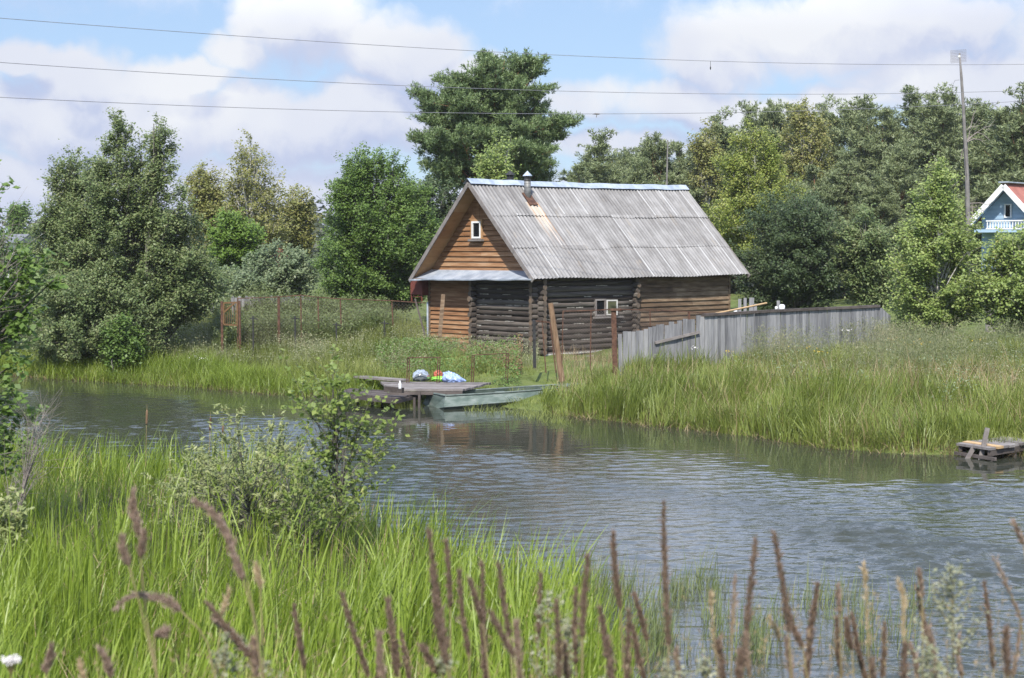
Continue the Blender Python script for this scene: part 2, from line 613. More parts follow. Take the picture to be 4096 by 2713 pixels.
# foliage
MT['alder'] = leaf_mat('alder_leaves', [(.032, .052, .018), (.055, .082, .030), (.085, .112, .048), (.105, .115, .06)], k=2.5, bl=.95)
MT['bush'] = leaf_mat('bush_leaves', [(.035, .068, .014), (.060, .105, .022), (.095, .145, .040)], k=2.0, bl=.95)
MT['bright_bush'] = leaf_mat('bright_bush_leaves', [(.055, .105, .012), (.085, .15, .022), (.12, .185, .035)], k=1.6)
MT['willow_grey'] = leaf_mat('grey_willow_leaves', [(.055, .085, .040), (.095, .130, .070), (.135, .165, .10)], k=2.0, bl=.95)
MT['birch'] = leaf_mat('birch_leaves', [(.085, .105, .025), (.125, .14, .042), (.175, .165, .065)], k=1.9)
MT['birch_green'] = leaf_mat('green_birch_leaves', [(.062, .098, .014), (.105, .145, .026), (.155, .185, .045), (.19, .20, .06)], k=1.9)
MT['birch_near'] = leaf_mat('young_birch_leaves', [(.058, .088, .022), (.095, .135, .036), (.135, .165, .058), (.21, .17, .035)], pos=[0, .45, .93, 1], k=2.5)
MT['dark_bush'] = leaf_mat('dark_bush_leaves', [(.018, .032, .014), (.034, .055, .022), (.058, .078, .036)], k=2.35, bl=.95)
MT['pine'] = leaf_mat('pine_needles', [(.034, .058, .022), (.055, .085, .034), (.082, .112, .048)], trans=.12, rough=.5, k=2.3, bl=.95)
MT['pine_far'] = leaf_mat('forest_needles', [(.052, .072, .032), (.075, .098, .046), (.10, .118, .060)], trans=.12, k=2.25, bl=.95)
MT['woods'] = leaf_mat('woods_leaves', [(.05, .07, .035), (.085, .105, .055)], patch=.6, pscale=.15)
MT['sapling'] = leaf_mat('sapling_leaves', [(.055, .09, .016), (.095, .14, .028), (.15, .185, .05), (.25, .19, .06)], pos=[0, .5, .9, 1], k=1.8)
MT['sallow'] = leaf_mat('sallow_leaves', [(.065, .088, .030), (.115, .142, .055), (.18, .195, .090)], k=2.3)
MT['grass'] = leaf_mat('bank_grass', [(.11, .14, .030), (.18, .23, .045), (.25, .295, .075), (.36, .33, .14)], trans=.35, patch=.45, pscale=.45, pos=[0, .4, .85, 1])
MT['weeds'] = leaf_mat('tall_weeds', [(.07, .092, .04), (.105, .13, .058), (.165, .175, .095), (.22, .19, .12)], trans=.3, patch=.45, pscale=.5, k=1.5)
MT['nettle'] = leaf_mat('nettle_leaves', [(.075, .11, .03), (.12, .165, .05), (.175, .215, .085)], trans=.35, patch=.45, pscale=.5)
MT['reeds'] = leaf_mat('reed_blades', [(.095, .145, .016), (.185, .275, .028), (.275, .375, .060), (.45, .42, .15)], trans=.4, patch=.35, pscale=.5, pos=[0, .45, .9, 1], rough=.42, spec=.5)
MT['reeds_far'] = leaf_mat('far_reed_blades', [(.085, .115, .022), (.155, .215, .034), (.24, .30, .07), (.40, .35, .15)], trans=.38, patch=.5, pscale=.5, pos=[0, .42, .85, 1], rough=.45)
MT['straw'] = leaf_mat('dry_straw', [(.16, .12, .055), (.27, .21, .11), (.36, .29, .17)], trans=.2)
MT['sedge'] = leaf_mat('fine_sedge', [(.075, .11, .028), (.115, .155, .045), (.16, .19, .07)], trans=.35, patch=.4)
MT['cattail'] = leaf_mat('cattail_blades', [(.055, .105, .028), (.085, .145, .04), (.125, .185, .06)], trans=.3, spec=.5, rough=.4)
MT['rush'] = leaf_mat('rush_stems', [(.08, .115, .04), (.13, .18, .065), (.20, .21, .09)], trans=.15)
MT['seed'] = leaf_mat('purple_seed_head', [(.105, .072, .054), (.185, .135, .10), (.285, .22, .165)], trans=.25)
MT['seed_tan'] = leaf_mat('tan_seed_head', [(.19, .14, .10), (.30, .23, .175), (.41, .33, .265)], trans=.3)
MT['seed_pale'] = leaf_mat('pale_seed_head', [(.34, .26, .14), (.48, .40, .25), (.58, .50, .35)], trans=.3)
MT['stem'] = mat('grass_stems', [(.17, .14, .065), (.27, .215, .11)], 6, rough=.7)
MT['mugwort'] = leaf_mat('mugwort_leaves', [(.13, .155, .075), (.23, .255, .15), (.36, .38, .27)], trans=.25)
MT['umbel'] = leaf_mat('white_umbel', [(.60, .60, .56), (.80, .80, .77)], trans=.2)
MT['yellow'] = leaf_mat('yellow_flowers', [(.45, .30, .02), (.60, .45, .04)], trans=.2)
MT['cat_head'] = mat('cattail_head', [(.06, .03, .018), (.11, .06, .035)], 8)
MT['rusty_weed'] = leaf_mat('rusty_weed', [(.12, .065, .03), (.20, .115, .055), (.26, .17, .09)], trans=.2)


# ================================================================== setting
xs = axis(-2500, 2500, -34, 36, .45)
ys = axis(-40, 4500, -3, 90, .4)
GX, GY = np.meshgrid(xs, ys)
GZ = gz(GX, GY)
b = len(xs)
ii, jj = np.meshgrid(np.arange(len(ys) - 1), np.arange(b - 1), indexing='ij')
Q = np.stack([ii * b + jj, ii * b + jj + 1, (ii + 1) * b + jj + 1, (ii + 1) * b + jj], -1).reshape(-1, 4)
o = link_mesh('ground', quads_mesh('ground', np.stack([GX, GY, GZ], -1).reshape(-1, 3), Q, True), MT['ground'])
tag(o, 'grassy banks and land round the river', 'ground', kind='structure')

# water sheet with a wind attribute: calm in the lee of the far bank, rippled in mid stream
wx = axis(-60, 60, -14, 14, .07); wy = axis(8, 75, 13.5, 56, .055)
GX, GY = np.meshgrid(wx, wy)
b = len(wx)
ii, jj = np.meshgrid(np.arange(len(wy) - 1), np.arange(b - 1), indexing='ij')
Q = np.stack([ii * b + jj, ii * b + jj + 1, (ii + 1) * b + jj + 1, (ii + 1) * b + jj], -1).reshape(-1, 4)
df = -dfar(GX, GY)
wl = np.sin(GX * .9 + GY * .35) + np.sin(GX * .45 - GY * .6 + 2)
wind = smooth01((df - 2.0 + .5 * wl - 3.0 * np.exp(-((GX + 1.5) / 4.5) ** 2)) / 3.2)
# lee streaks: long slick bands drifting across the river
for (pa, pb, wd, k) in [((2050, 1885), (2600, 1960), .55, .75), ((2950, 2010), (3420, 2130), .9, .8), ((3500, 2140), (3950, 2240), 1.1, .7), ((1650, 1790), (2150, 1850), .5, .5), ((3600, 1960), (4200, 1990), .8, .45)]:
    a_, b_ = at_z(*pa)[:2], at_z(*pb)[:2]
    ab = b_ - a_
    t_ = np.clip(((GX - a_[0]) * ab[0] + (GY - a_[1]) * ab[1]) / (ab @ ab), 0, 1)
    dd = np.hypot(GX - a_[0] - t_ * ab[0], GY - a_[1] - t_ * ab[1]) + .25 * wl
    wind = wind * (1 + 1.5 * k * np.exp(-np.clip(dd, 0, 9) ** 2 / wd ** 2))
# real wavelets: many short wave trains running with the breeze, dying out in the lee
q_ = np.random.default_rng(5)
GZw = np.zeros_like(GX)
gust = .62 + .38 * np.sin(GX * .5 + GY * .23 + 1.1 * np.sin(GY * .31)) * np.sin(GY * .42 - GX * .2)
for k in range(46):
    lam = .17 * (4.4 ** q_.random())
    th = R(90) + q_.normal(0, R(26)) + (0 if k % 4 else R(35))
    kx, ky = math.cos(th) * 2 * math.pi / lam, math.sin(th) * 2 * math.pi / lam
    slope = .023 * (1.25 if lam < .45 else .9)
    ph = q_.uniform(0, 6.28) + 1.2 * np.sin(GX * q_.uniform(.3, .9) + GY * q_.uniform(.3, .9) + q_.uniform(0, 6))
    GZw += slope * lam / (2 * math.pi) * np.sin(kx * GX + ky * GY + ph)
GZw *= (wind * np.clip(gust, .2, 1.1) + .05)
GZw[(np.abs(GX) > 14) | (GY > 56) | (GY < 13.5)] = 0
me = quads_mesh('water', np.stack([GX, GY, GZw], -1).reshape(-1, 3), Q, True)
at = me.attributes.new('wind', 'FLOAT', 'POINT')
at.data.foreach_set('value', wind.ravel().astype(np.float32))
m, T = new_mat('river_water')
v = T.obj()
wa = T.n('ShaderNodeAttribute', attribute_name='wind').outputs['Fac']
mp = T.n('ShaderNodeMapping')
mp.inputs['Scale'].default_value = (.55, 1.0, 1)
mp.inputs['Rotation'].default_value = (0, 0, R(12))
T.l(v, mp.inputs['Vector'])
n1 = T.noise(mp.outputs[0], 4.6, 3, .6)
n2 = T.noise(mp.outputs[0], 1.9, 2, .5)
wob_ = T.math('ADD', T.math('MULTIPLY', n1, .018), T.math('MULTIPLY', n2, .0))
amp = T.math('ADD', T.math('MULTIPLY', wa, 1.0), .055)
bp = T.n('ShaderNodeBump')
bp.inputs['Strength'].default_value = 1.0
bp.inputs['Distance'].default_value = 1.0
T.l(T.math('MULTIPLY', wob_, amp), bp.inputs['Height'])
principled(T, T.mix(T.noise(v, .3, 2), (.030, .035, .024), (.044, .047, .034)), T.math('ADD', .03, T.math('MULTIPLY', wa, .07)), .5, ior=1.33, normal=bp.outputs[0])
o = link_mesh('water', me, m)
tag(o, 'rippled river water reflecting the sky and the banks', 'water', kind='structure')

# ================================================================== sky and sun
SUN_EL, SUN_AZ = R(48), R(189)
sd = bpy.data.lights.new('sun', 'SUN')
sd.energy = 4.4
sd.angle = R(.5)
sd.color = (1, .95, .87)
so = bpy.data.objects.new('sun', sd)
COL.objects.link(so)
to_sun = Vector((math.sin(SUN_AZ) * math.cos(SUN_EL), math.cos(SUN_AZ) * math.cos(SUN_EL), math.sin(SUN_EL)))
so.rotation_euler = to_sun.to_track_quat('Z', 'Y').to_euler()

w = bpy.data.worlds.new("World")
SC.world = w
w.use_nodes = True
w.node_tree.nodes.clear()
T = NT(w.node_tree)
sky = T.n('ShaderNodeTexSky', sky_type='NISHITA')
sky.sun_disc = False
sky.sun_elevation = SUN_EL
sky.sun_rotation = SUN_AZ
sky.dust_density = .4
sky.ozone_density = 2.0
sky.air_density = 1.0
dirv = T.n('ShaderNodeTexCoord').outputs['Generated']
BL = [(1230, 110, 330, 200, 1), (1600, 230, 330, 190, 1), (1930, 330, 270, 170, .95), (1000, 90, 130, 170, .75), (930, 210, 200, 110, .7),
      (330, 330, 260, 150, 1), (680, 330, 250, 110, .95), (90, 250, 130, 110, .85), (450, 520, 700, 200, 1), (1150, 520, 520, 190, 1), (1500, 480, 450, 170, .95),
      (3450, 120, 760, 190, .95), (3900, 330, 560, 230, .95), (2880, 220, 300, 160, .9), (2500, 600, 420, 90, .8), (3050, 430, 900, 120, .85),
      (600, 760, 1100, 150, .95), (2048, 850, 3200, 150, .9), (2350, 400, 260, 120, .7), (4500, 200, 600, 500, .9), (-700, 400, 700, 450, .9)]


def density(p, det):
    wv = T.vmath('SUBTRACT', T.noise(p, 13, 4 if det else 2, .6, 'Color'), (.5, .5, .5))
    q = T.vmath('ADD', p, T.vmath('SCALE', wv, .055))
    tot = None
    for (bx, by, rx, ry, k) in BL:
        c = nrm(ray(bx, by))
        e = T.vmath('MULTIPLY', T.vmath('SUBTRACT', q, tuple(c)), (F / rx, F / rx * .5, F / ry))
        ln = T.vmath('LENGTH', e, None, 1)
        bl = T.math('MULTIPLY', T.sstep(ln, 1.45, .25), k)
        tot = bl if tot is None else T.math('MAXIMUM', tot, bl)
    # the rest of the sky, away from the photographed part, has scattered cloud of its own
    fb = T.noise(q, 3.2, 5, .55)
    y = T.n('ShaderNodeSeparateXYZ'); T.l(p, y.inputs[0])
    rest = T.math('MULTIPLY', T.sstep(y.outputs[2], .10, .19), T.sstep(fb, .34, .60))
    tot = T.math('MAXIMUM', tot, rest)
    f2 = T.noise(q, 24, 7 if det else 4, .66)
    return T.math('ADD', tot, T.math('MULTIPLY', T.math('SUBTRACT', f2, .5), .85))


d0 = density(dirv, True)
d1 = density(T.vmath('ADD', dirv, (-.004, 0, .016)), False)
cover = T.sstep(d0, .16, .76)
lit = T.sstep(T.math('SUBTRACT', d0, d1), -.30, .26)
big = T.noise(dirv, 9, 3, .55)
lit = T.math('ADD', T.math('MULTIPLY', lit, .55), T.math('MULTIPLY', T.sstep(big, .36, .66), .45))
z = T.n('ShaderNodeSeparateXYZ'); T.l(dirv, z.inputs[0])
lit = T.math('MULTIPLY', lit, T.sstep(z.outputs[2], -.02, .085))
cl = T.ramp(lit, [(.52, .58, .80), (.74, .77, .89), (.91, .92, .955)], [0, .40, .9])
cl = T.mix(T.sstep(z.outputs[2], .14, .30), cl, T.mix(.8, cl, (.50, .63, .98)))
cl10 = T.vmath('SCALE', cl, T.math('ADD', 6.4, T.math('MULTIPLY', T.sstep(z.outputs[2], .115, .21), 9.5)))  # unseen sky above the view brightened for fill light and water reflections
skyc = T.mix(.55, T.mix(1.0, sky.outputs[0], (.60, .72, .88), 'MULTIPLY'), (3.5, 4.5, 6.1))
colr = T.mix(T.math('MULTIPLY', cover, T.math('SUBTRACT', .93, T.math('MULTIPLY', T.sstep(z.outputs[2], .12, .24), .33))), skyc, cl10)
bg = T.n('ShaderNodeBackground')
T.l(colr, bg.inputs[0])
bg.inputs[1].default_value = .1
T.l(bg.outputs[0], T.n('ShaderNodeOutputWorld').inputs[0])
w.cycles.sampling_method = 'MANUAL'
w.cycles.sample_map_resolution = 512
SC.view_settings.view_transform = 'Standard'
SC.view_settings.look = 'None'
SC.view_settings.exposure = 0.64
SC.view_settings.gamma = 1.0
SC.cycles.max_bounces = 6
SC.cycles.diffuse_bounces = 2
SC.cycles.glossy_bounces = 3
SC.cycles.transmission_bounces = 4
SC.cycles.transparent_max_bounces = 8
SC.cycles.use_denoising = True
SC.cycles.denoiser = 'OPENIMAGEDENOISE'
SC.cycles.denoising_input_passes = 'RGB_ALBEDO_NORMAL'
SC.cycles.denoising_prefilter = 'NONE'
SC.cycles.use_adaptive_sampling = False
SC.cycles.sample_clamp_indirect = 6
SC.cycles.caustics_reflective = False
SC.cycles.caustics_refractive = False

# thin summer air between the banks and the far trees
hm, T = new_mat('thin_air')
pv = T.n('ShaderNodeVolumePrincipled')
pv.inputs['Color'].default_value = (.88, .89, .92, 1)
pv.inputs['Density'].default_value = .0002
pv.inputs['Anisotropy'].default_value = 0.0
T.l(pv.outputs[0], T.n('ShaderNodeOutputMaterial').inputs['Volume'])
hz_ = MB().box(-2700, 2700, -60, 4600, -2.2, 22).build('haze', hm)
tag(hz_, 'thin pale summer haze over the river', 'haze', kind='stuff')
SC.cycles.volume_bounces = 0
# ================================================================== log house
A_ = R(48)
E1 = np.array([math.sin(A_), math.cos(A_), 0]); E2 = np.array([-math.cos(A_), math.sin(A_), 0])
OV, MG, WD, LN = .63, .44, 5.865, 9.911       # rake overhang, eave overhang, roof width and length
ZE, ZR, ZL = 3.034, 6.019, 2.956
P0 = np.array([.621, 52.0, 0])
ZB = .60
HO = P0 + OV * E1 + np.array([0, 0, ZB])


def hloc(p):
    d = p - HO
    return np.array([d @ E1, d @ E2, d[2]])


def hplane(px, py, ax, val):
    d = ray(px, py)
    n = E1 if ax == 'x' else E2
    t = (val - (CAM - HO) @ n) / (d @ n)
    return hloc(CAM + d * t)


def hroof(px, py):
    """hit the right roof slope"""
    d = ray(px, py)
    sl = (ZR - ZE) / (WD / 2)
    c = CAM - HO
    # z = ZE-ZB + sl*y
    t = (ZE - ZB + sl * (c @ E2) - c[2]) / (d[2] - sl * (d @ E2))
    return hloc(CAM + d * t)


house = thing('log_house', 'old log house with a grey corrugated roof and an orange boarded gable', 'house', HO, math.pi / 2 - A_)
XL = LN - OV - .55            # far end wall
YR, YL = MG, WD - .30         # right and left walls
ze, zr, zl = ZE - ZB, ZR - ZB, ZL - ZB
slr = (zr - ze) / (WD / 2); sll = (zr - zl) / (WD / 2)


def roof_z(y):
    return ze + slr * y if y < WD / 2 else zl + sll * (WD - y)


rr = np.random.default_rng(3)


def log_run(mb, p0, p1, r):
    p0, p1 = np.array(p0, float), np.array(p1, float)
    t = np.linspace(0, 1, 7)[:, None]
    pts = p0 + (p1 - p0) * t
    pts[:, 2] += rr.uniform(-.008, .008, 7)
    mb.tube(pts, r * rr.uniform(.93, 1.06, 7), 9)


logs, ends, caulk = MB(), [MB() for _ in range(4)], MB()
LS = .165
nlog = int((ze + .12) / LS)
xm = hplane(2530, 1250, 'y', YR)[0]      # log cross wall on the long side
ym = hplane(1907, 1250, 'x', 0)[1]       # log cross wall on the gable side
for i in range(nlog):
    z = .10 + LS * i
    r = .088 + rr.uniform(-.006, .008)
    e1, e2, e3 = rr.uniform(.16, .30, 3)
    zz = z + LS / 2
    log_run(logs, (-.24 - rr.uniform(0, .06), YR, z), (xm + e1, YR, z), r)              # long wall
    log_run(logs, (0, YR - .24 - rr.uniform(0, .06), zz), (0, ym + e2, zz), r)          # gable wall
    log_run(logs, (xm, YR - e3, zz), (xm, YR + 1.2, zz), r)                              # cross walls
    log_run(logs, (-.16 - e1 * .5, ym, z), (1.2, ym, z), r)
    # sawn ends, set proud of the logs
    ends[0].tube([(-.245 - .06, YR, z), (-.315, YR, z)], r * .98, 9)
    ends[1].tube([(0, YR - .305, zz), (0, YR - .315, zz)], r * .98, 9)
    ends[2].tube([(xm, YR - e3 - .002, zz), (xm, YR - e3 - .012, zz)], r * .95, 9)
    ends[3].tube([(-.17 - e1 * .5, ym, z), (-.18 - e1 * .5, ym, z)], r * .95, 9)
    # ragged caulking between courses
    for (ax, a, b_, yv, zc) in (('x', .1, xm - .1, YR - .055, z + LS / 2), ('y', YR + .1, ym - .05, -.055, zz + LS / 2)):
        if i < 1 or zc > ze - .25:
            continue
        x = a
        while x < b_:
            l = rr.uniform(.08, .5)
            if rr.random() < (.62 if ax == 'y' else .33):
                hh = rr.uniform(.008, .024)
                n = 5
                t = np.linspace(x, min(x + l, b_), n)
                zj = zc + rr.uniform(-.006, .006, n)
                o_ = yv - .022
                P = np.stack([np.stack([t, np.full(n, o_), zj - hh * rr.uniform(.5, 1, n)], -1), np.stack([t, np.full(n, o_ - .004), zj + hh * rr.uniform(.5, 1, n)], -1)]) if ax == 'x' else \
                    np.stack([np.stack([np.full(n, o_), t, zj - hh * rr.uniform(.5, 1, n)], -1), np.stack([np.full(n, o_ - .004), t, zj + hh * rr.uniform(.5, 1, n)], -1)])
                caulk.grid(P)
            x += l + rr.uniform(.02, .3)
logs.build('log_wall', MT['logs'], house, True)
for e_ in ends:
    e_.build('sawn_log_ends', MT['log_end'], house)['kind'] = 'stuff'
caulk.build('caulking', MT['caulk'], house)['kind'] = 'stuff'


def boards(mb, ax, fixed, lo, hi, z0, z1, step, out, cut=None):
    """horizontal clapboards on the plane ax=fixed, out = outward sign"""
    z = z0
    while z < z1 - .02:
        h = min(step, z1 - z)
        a, b_ = lo, hi
        if cut:
            a, b_ = cut(z + h * .5)
            if b_ - a < .1:
                break
        j = rr.uniform(-.004, .004)
        o0, o1 = fixed + out * (.058 + j), fixed + out * (.014 + j)
        for (s, e) in ([(a, b_)] if b_ - a < 3.2 else [(a, a + (b_ - a) * (q := rr.uniform(.35, .65))), (a + (b_ - a) * q + .004, b_)]):
            if ax == 'y':
                V = [(s, o0, z), (e, o0, z), (e, o1, z + h * .97), (s, o1, z + h * .97), (s, fixed, z), (e, fixed, z), (e, fixed, z + h * .97), (s, fixed, z + h * .97)]
            else:
                V = [(o0, s, z), (o0, e, z), (o1, e, z + h * .97), (o1, s, z + h * .97), (fixed, s, z), (fixed, e, z), (fixed, e, z + h * .97), (fixed, s, z + h * .97)]
            mb.add(V, [(0, 1, 2, 3), (4, 7, 6, 5), (0, 4, 5, 1), (3, 2, 6, 7), (0, 3, 7, 4), (1, 5, 6, 2)])
        z += h


# orange siding, lower left of the gable
sb = MB()
boards(sb, 'x', 0, ym + .13, YL, .05, ze + .05, .145, -1)
sb.build('gable_siding', MT['siding'], house)
# weathered siding, right half of the long wall
sb = MB()
boards(sb, 'y', YR, xm + .12, XL, .05, ze - .02, .155, -1)
sb.build('side_siding', MT['siding_old'], house)
# hidden sides, plainly boarded
sb = MB()
boards(sb, 'x', XL, YR, YL, .05, ze, .155, 1)
boards(sb, 'y', YL, 0, XL, .05, zl, .155, 1)
boards(sb, 'x', XL, YR, YL, ze, zr, .155, 1, cut=lambda z: (YR + max(0, (z - ze) / slr - .35), YL - max(0, (z - zl) / sll - .28)))
sb.build('back_siding', MT['siding_old'], house)
# dark core that stops light leaking through the walls
cb = MB()
cb.box(.03, XL - .03, YR + .03, YL - .03, .0, ze - .05)
cb.add([(.03, YR + .05, ze - .06), (.03, YL - .05, ze - .06), (.03, WD / 2, zr - .25), (XL - .03, YR + .05, ze - .06), (XL - .03, YL - .05, ze - .06), (XL - .03, WD / 2, zr - .25)], [(0, 2, 1), (3, 4, 5), (0, 3, 5, 2), (1, 2, 5, 4)])
cb.build('light_stop_core', MT['logs'], house)
# corner trim
MB().box(-.062, .02, YL - .03, YL + .05, 0, zl - .02).build('corner_board', MT['siding_old'], house)
MB().box(XL - .03, XL + .05, YR - .062, YR + .02, 0, ze - .05).build('corner_board', MT['siding_old'], house)
# foundation
fb = MB()
for (a, b_, c_, d_) in ((-.16, XL, YR - .13, YR + .15), (-.15, .15, YR - .1, YL)):
    fb.box(a, b_, c_, d_, -.45, .03)
fb.build('foundation', MT['foundation'], house)
fb = MB()
fb.beam((.05, YR - .15, .10), (xm - .3, YR - .16, .13), .05, .05)
fb.beam((.9, YR - .5, -.05), (4.0, YR - .45, .02), .18, .12)
fb.build('base_plank', MT['foundation'], house)

# gable boards
sk_in = hplane(1900, 1083, 'x', 0)[2]
wl0 = hplane(1878, 870, 'x', 0); 
z_split = hplane(1870, 876, 'x', 0)[2]


def gcut(z):
    return (YR - .2 + max(0, (z - ze - .0) / slr - .20), YL + .2 - max(0, (z - zl) / sll - .15)) if False else ((z - ze) / slr + .10, WD - (z - zl) / sll - .10)


gb = MB()
boards(gb, 'x', 0, 0, 0, sk_in - .03, z_split, .162, -1, cut=gcut)
gb.build('gable_boards', MT['siding'], house)
gb = MB()
y = gcut(z_split)[0]
yend = gcut(z_split)[1]
while y < yend:
    y1 = min(y + .105 + rr.uniform(-.01, .01), yend)
    j = rr.uniform(0, .008)
    za, zb_ = roof_z(y) - .1, roof_z(y1) - .1
    if min(za, zb_) > z_split:
        V = [(-.045 - j, y, z_split), (-.045 - j, y1 - .006, z_split), (-.045 - j, y1 - .006, zb_), (-.045 - j, y, za), (0, y, z_split), (0, y1 - .006, z_split), (0, y1 - .006, zb_), (0, y, za)]
        gb.add(V, [(0, 1, 2, 3), (0, 4, 5, 1), (0, 3, 7, 4), (1, 5, 6, 2), (2, 6, 7, 3)])
    y = y1
gb.box(-.065, 0, gcut(z_split)[0] + .05, gcut(z_split)[1] - .05, z_split - .03, z_split + .012)
gb.build('gable_peak_boards', MT['siding'], house)

# gable window
wa_, wb_ = hplane(1891, 886, 'x', -.05), hplane(1927, 954, 'x', -.05)
y0, y1, z0, z1 = wb_[1], wa_[1], wb_[2], wa_[2]
win = MB()
tk = .055
win.box(-.095, -.03, y0 - .06, y0, z0 - .02, z1 + .06)
win.box(-.095, -.03, y1, y1 + .07, z0 - .02, z1 + .06)
win.box(-.092, -.03, y0, y1, z1 + .002, z1 + .055)
wo = win.build('gable_window', MT['soffit'], house)
fr = MB()
for (a, b_, c_, d_) in ((y0, y0 + tk, z0, z1), (y1 - tk, y1, z0, z1), (y0 + tk, y1 - tk, z0, z0 + tk), (y0 + tk, y1 - tk, z1 - tk, z1)):
    fr.box(-.11, -.04, a, b_, c_, d_)
fr.build('frame', MT['white'], wo)
gl, T = new_mat('dark_glass')
principled(T, T.mix(T.noise(T.obj(), 8, 3), (.006, .007, .009), (.014, .015, .017)), .06, .5)
MT['glass'] = gl
MB().box(-.07, -.05, y0 + tk, y1 - tk, z0 + tk, z1 - tk).build('pane', gl, wo)
MB().box(-.17, -.03, y0 - .11, y1 + .11, z0 - .085, z0 - .022).build('sill', MT['grey_plank'], wo)

# tin skirt roof over the gable foot
sk = MB()
n = 40
t = np.linspace(0, 1, n)
yo = np.linspace(.02, WD - .02, n)
zo = ze + (zl - ze) * t - .015 + .012 * np.sin(t * 21) * np.sin(t * 5)
yi = np.linspace(.30, WD - .32, n)
zi = np.full(n, sk_in + .02)
P = np.stack([np.stack([np.full(n, -OV - .03), yo, zo - .035], -1), np.stack([np.full(n, -OV - .035), yo, zo], -1), np.stack([np.full(n, -OV * .5), (yo + yi) / 2, (zo + zi) / 2 + .006 * np.sin(t * 33)], -1), np.stack([np.full(n, -.04), yi, zi], -1)])
sk.grid(P)
P2 = P.copy(); P2[..., 2] -= .012
sk.grid(P2[1:])
sk.build('tin_skirt_roof', MT['zinc'], house)
so_ = MB()
for k in range(4):
    so_.box(-OV + .02 + k * .115, -OV + .125 + k * .115, .12, WD - .12, ze - .075, ze - .05)
so_.build('eave_boards', MT['siding_old'], house)

# roof: corrugated sheets in three overlapping rows
m, T = new_mat('corrugated_sheet')
oc = T.n('ShaderNodeTexCoord').outputs['Object']
sp = T.n('ShaderNodeSeparateXYZ'); T.l(oc, sp.inputs[0])
X_, Y_, Z_ = sp.outputs
row = T.math('FLOOR', T.math('DIVIDE', T.math('SUBTRACT', Z_, ze), (zr - ze) / 3))
colm = T.math('FLOOR', T.math('DIVIDE', T.math('ADD', X_, OV), 1.05))
cv = T.n('ShaderNodeCombineXYZ'); T.l(colm, cv.inputs[0]); T.l(row, cv.inputs[1])
wn = T.n('ShaderNodeTexWhiteNoise'); T.l(cv.outputs[0], wn.inputs['Vector'])
sheet = T.math('MULTIPLY', T.math('SUBTRACT', wn.outputs['Value'], .5), .13)
st_ = T.noise(T.obj((5.5, .5, .5)), 1.0, 5, .65)
mot = T.noise(oc, 2.6, 6, .65)
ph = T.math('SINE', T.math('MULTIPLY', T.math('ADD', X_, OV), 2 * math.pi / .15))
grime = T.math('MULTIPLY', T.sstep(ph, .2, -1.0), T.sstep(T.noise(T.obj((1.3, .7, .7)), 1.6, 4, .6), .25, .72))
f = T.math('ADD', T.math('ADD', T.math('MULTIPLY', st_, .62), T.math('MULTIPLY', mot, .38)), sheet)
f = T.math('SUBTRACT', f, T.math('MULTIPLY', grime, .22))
c = T.ramp(f, [(.09, .083, .079), (.185, .178, .172), (.28, .272, .265), (.42, .415, .405)], [.12, .40, .58, .86])
lich = T.sstep(T.noise(T.obj((3, 1, 1)), 1.3, 4, .7), .57, .75)
c = T.mix(T.math('MULTIPLY', lich, .45), c, (.27, .225, .17))
# pale edges where some sheets overlap, with the light they catch painted in
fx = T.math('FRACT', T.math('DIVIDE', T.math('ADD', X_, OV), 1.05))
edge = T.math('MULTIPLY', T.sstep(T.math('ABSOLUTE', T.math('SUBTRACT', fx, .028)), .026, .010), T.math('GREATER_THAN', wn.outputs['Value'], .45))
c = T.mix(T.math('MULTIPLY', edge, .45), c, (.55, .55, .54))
# rust washed down from the flue flashing
fl = hroof(2122, 815)
sx = T.math('ABSOLUTE', T.math('SUBTRACT', X_, T.math('ADD', fl[0] + .06, T.math('MULTIPLY', T.math('SUBTRACT', T.noise(oc, 3, 2), .5), .10))))
below = T.math('LESS_THAN', Z_, fl[2] + .05)
wash = T.math('MULTIPLY', T.math('MULTIPLY', T.sstep(sx, .34, .20), T.sstep(Z_, ze + 1.0, fl[2] + .1)), below)
c = T.mix(T.math('MULTIPLY', wash, .55), c, (.60, .53, .42))
for off, kk in ((.24, .85), (-.20, .7), (.06, .35)):
    lx_ = T.math('ABSOLUTE', T.math('SUBTRACT', X_, T.math('ADD', fl[0] + .06 + off, T.math('MULTIPLY', T.math('SUBTRACT', T.noise(oc, 4, 2), .5), .07))))
    ln_ = T.math('MULTIPLY', T.math('MULTIPLY', T.sstep(lx_, .055, .015), T.sstep(Z_, ze + .75, fl[2] - .3)), below)
    c = T.mix(T.math('MULTIPLY', ln_, kk), c, (.46, .215, .075))
bpn = T.n('ShaderNodeBump'); bpn.inputs['Strength'].default_value = .35; bpn.inputs['Distance'].default_value = .01
T.l(T.noise(oc, 30, 4), bpn.inputs['Height'])
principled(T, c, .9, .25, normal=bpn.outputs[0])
MT['sheet'] = m

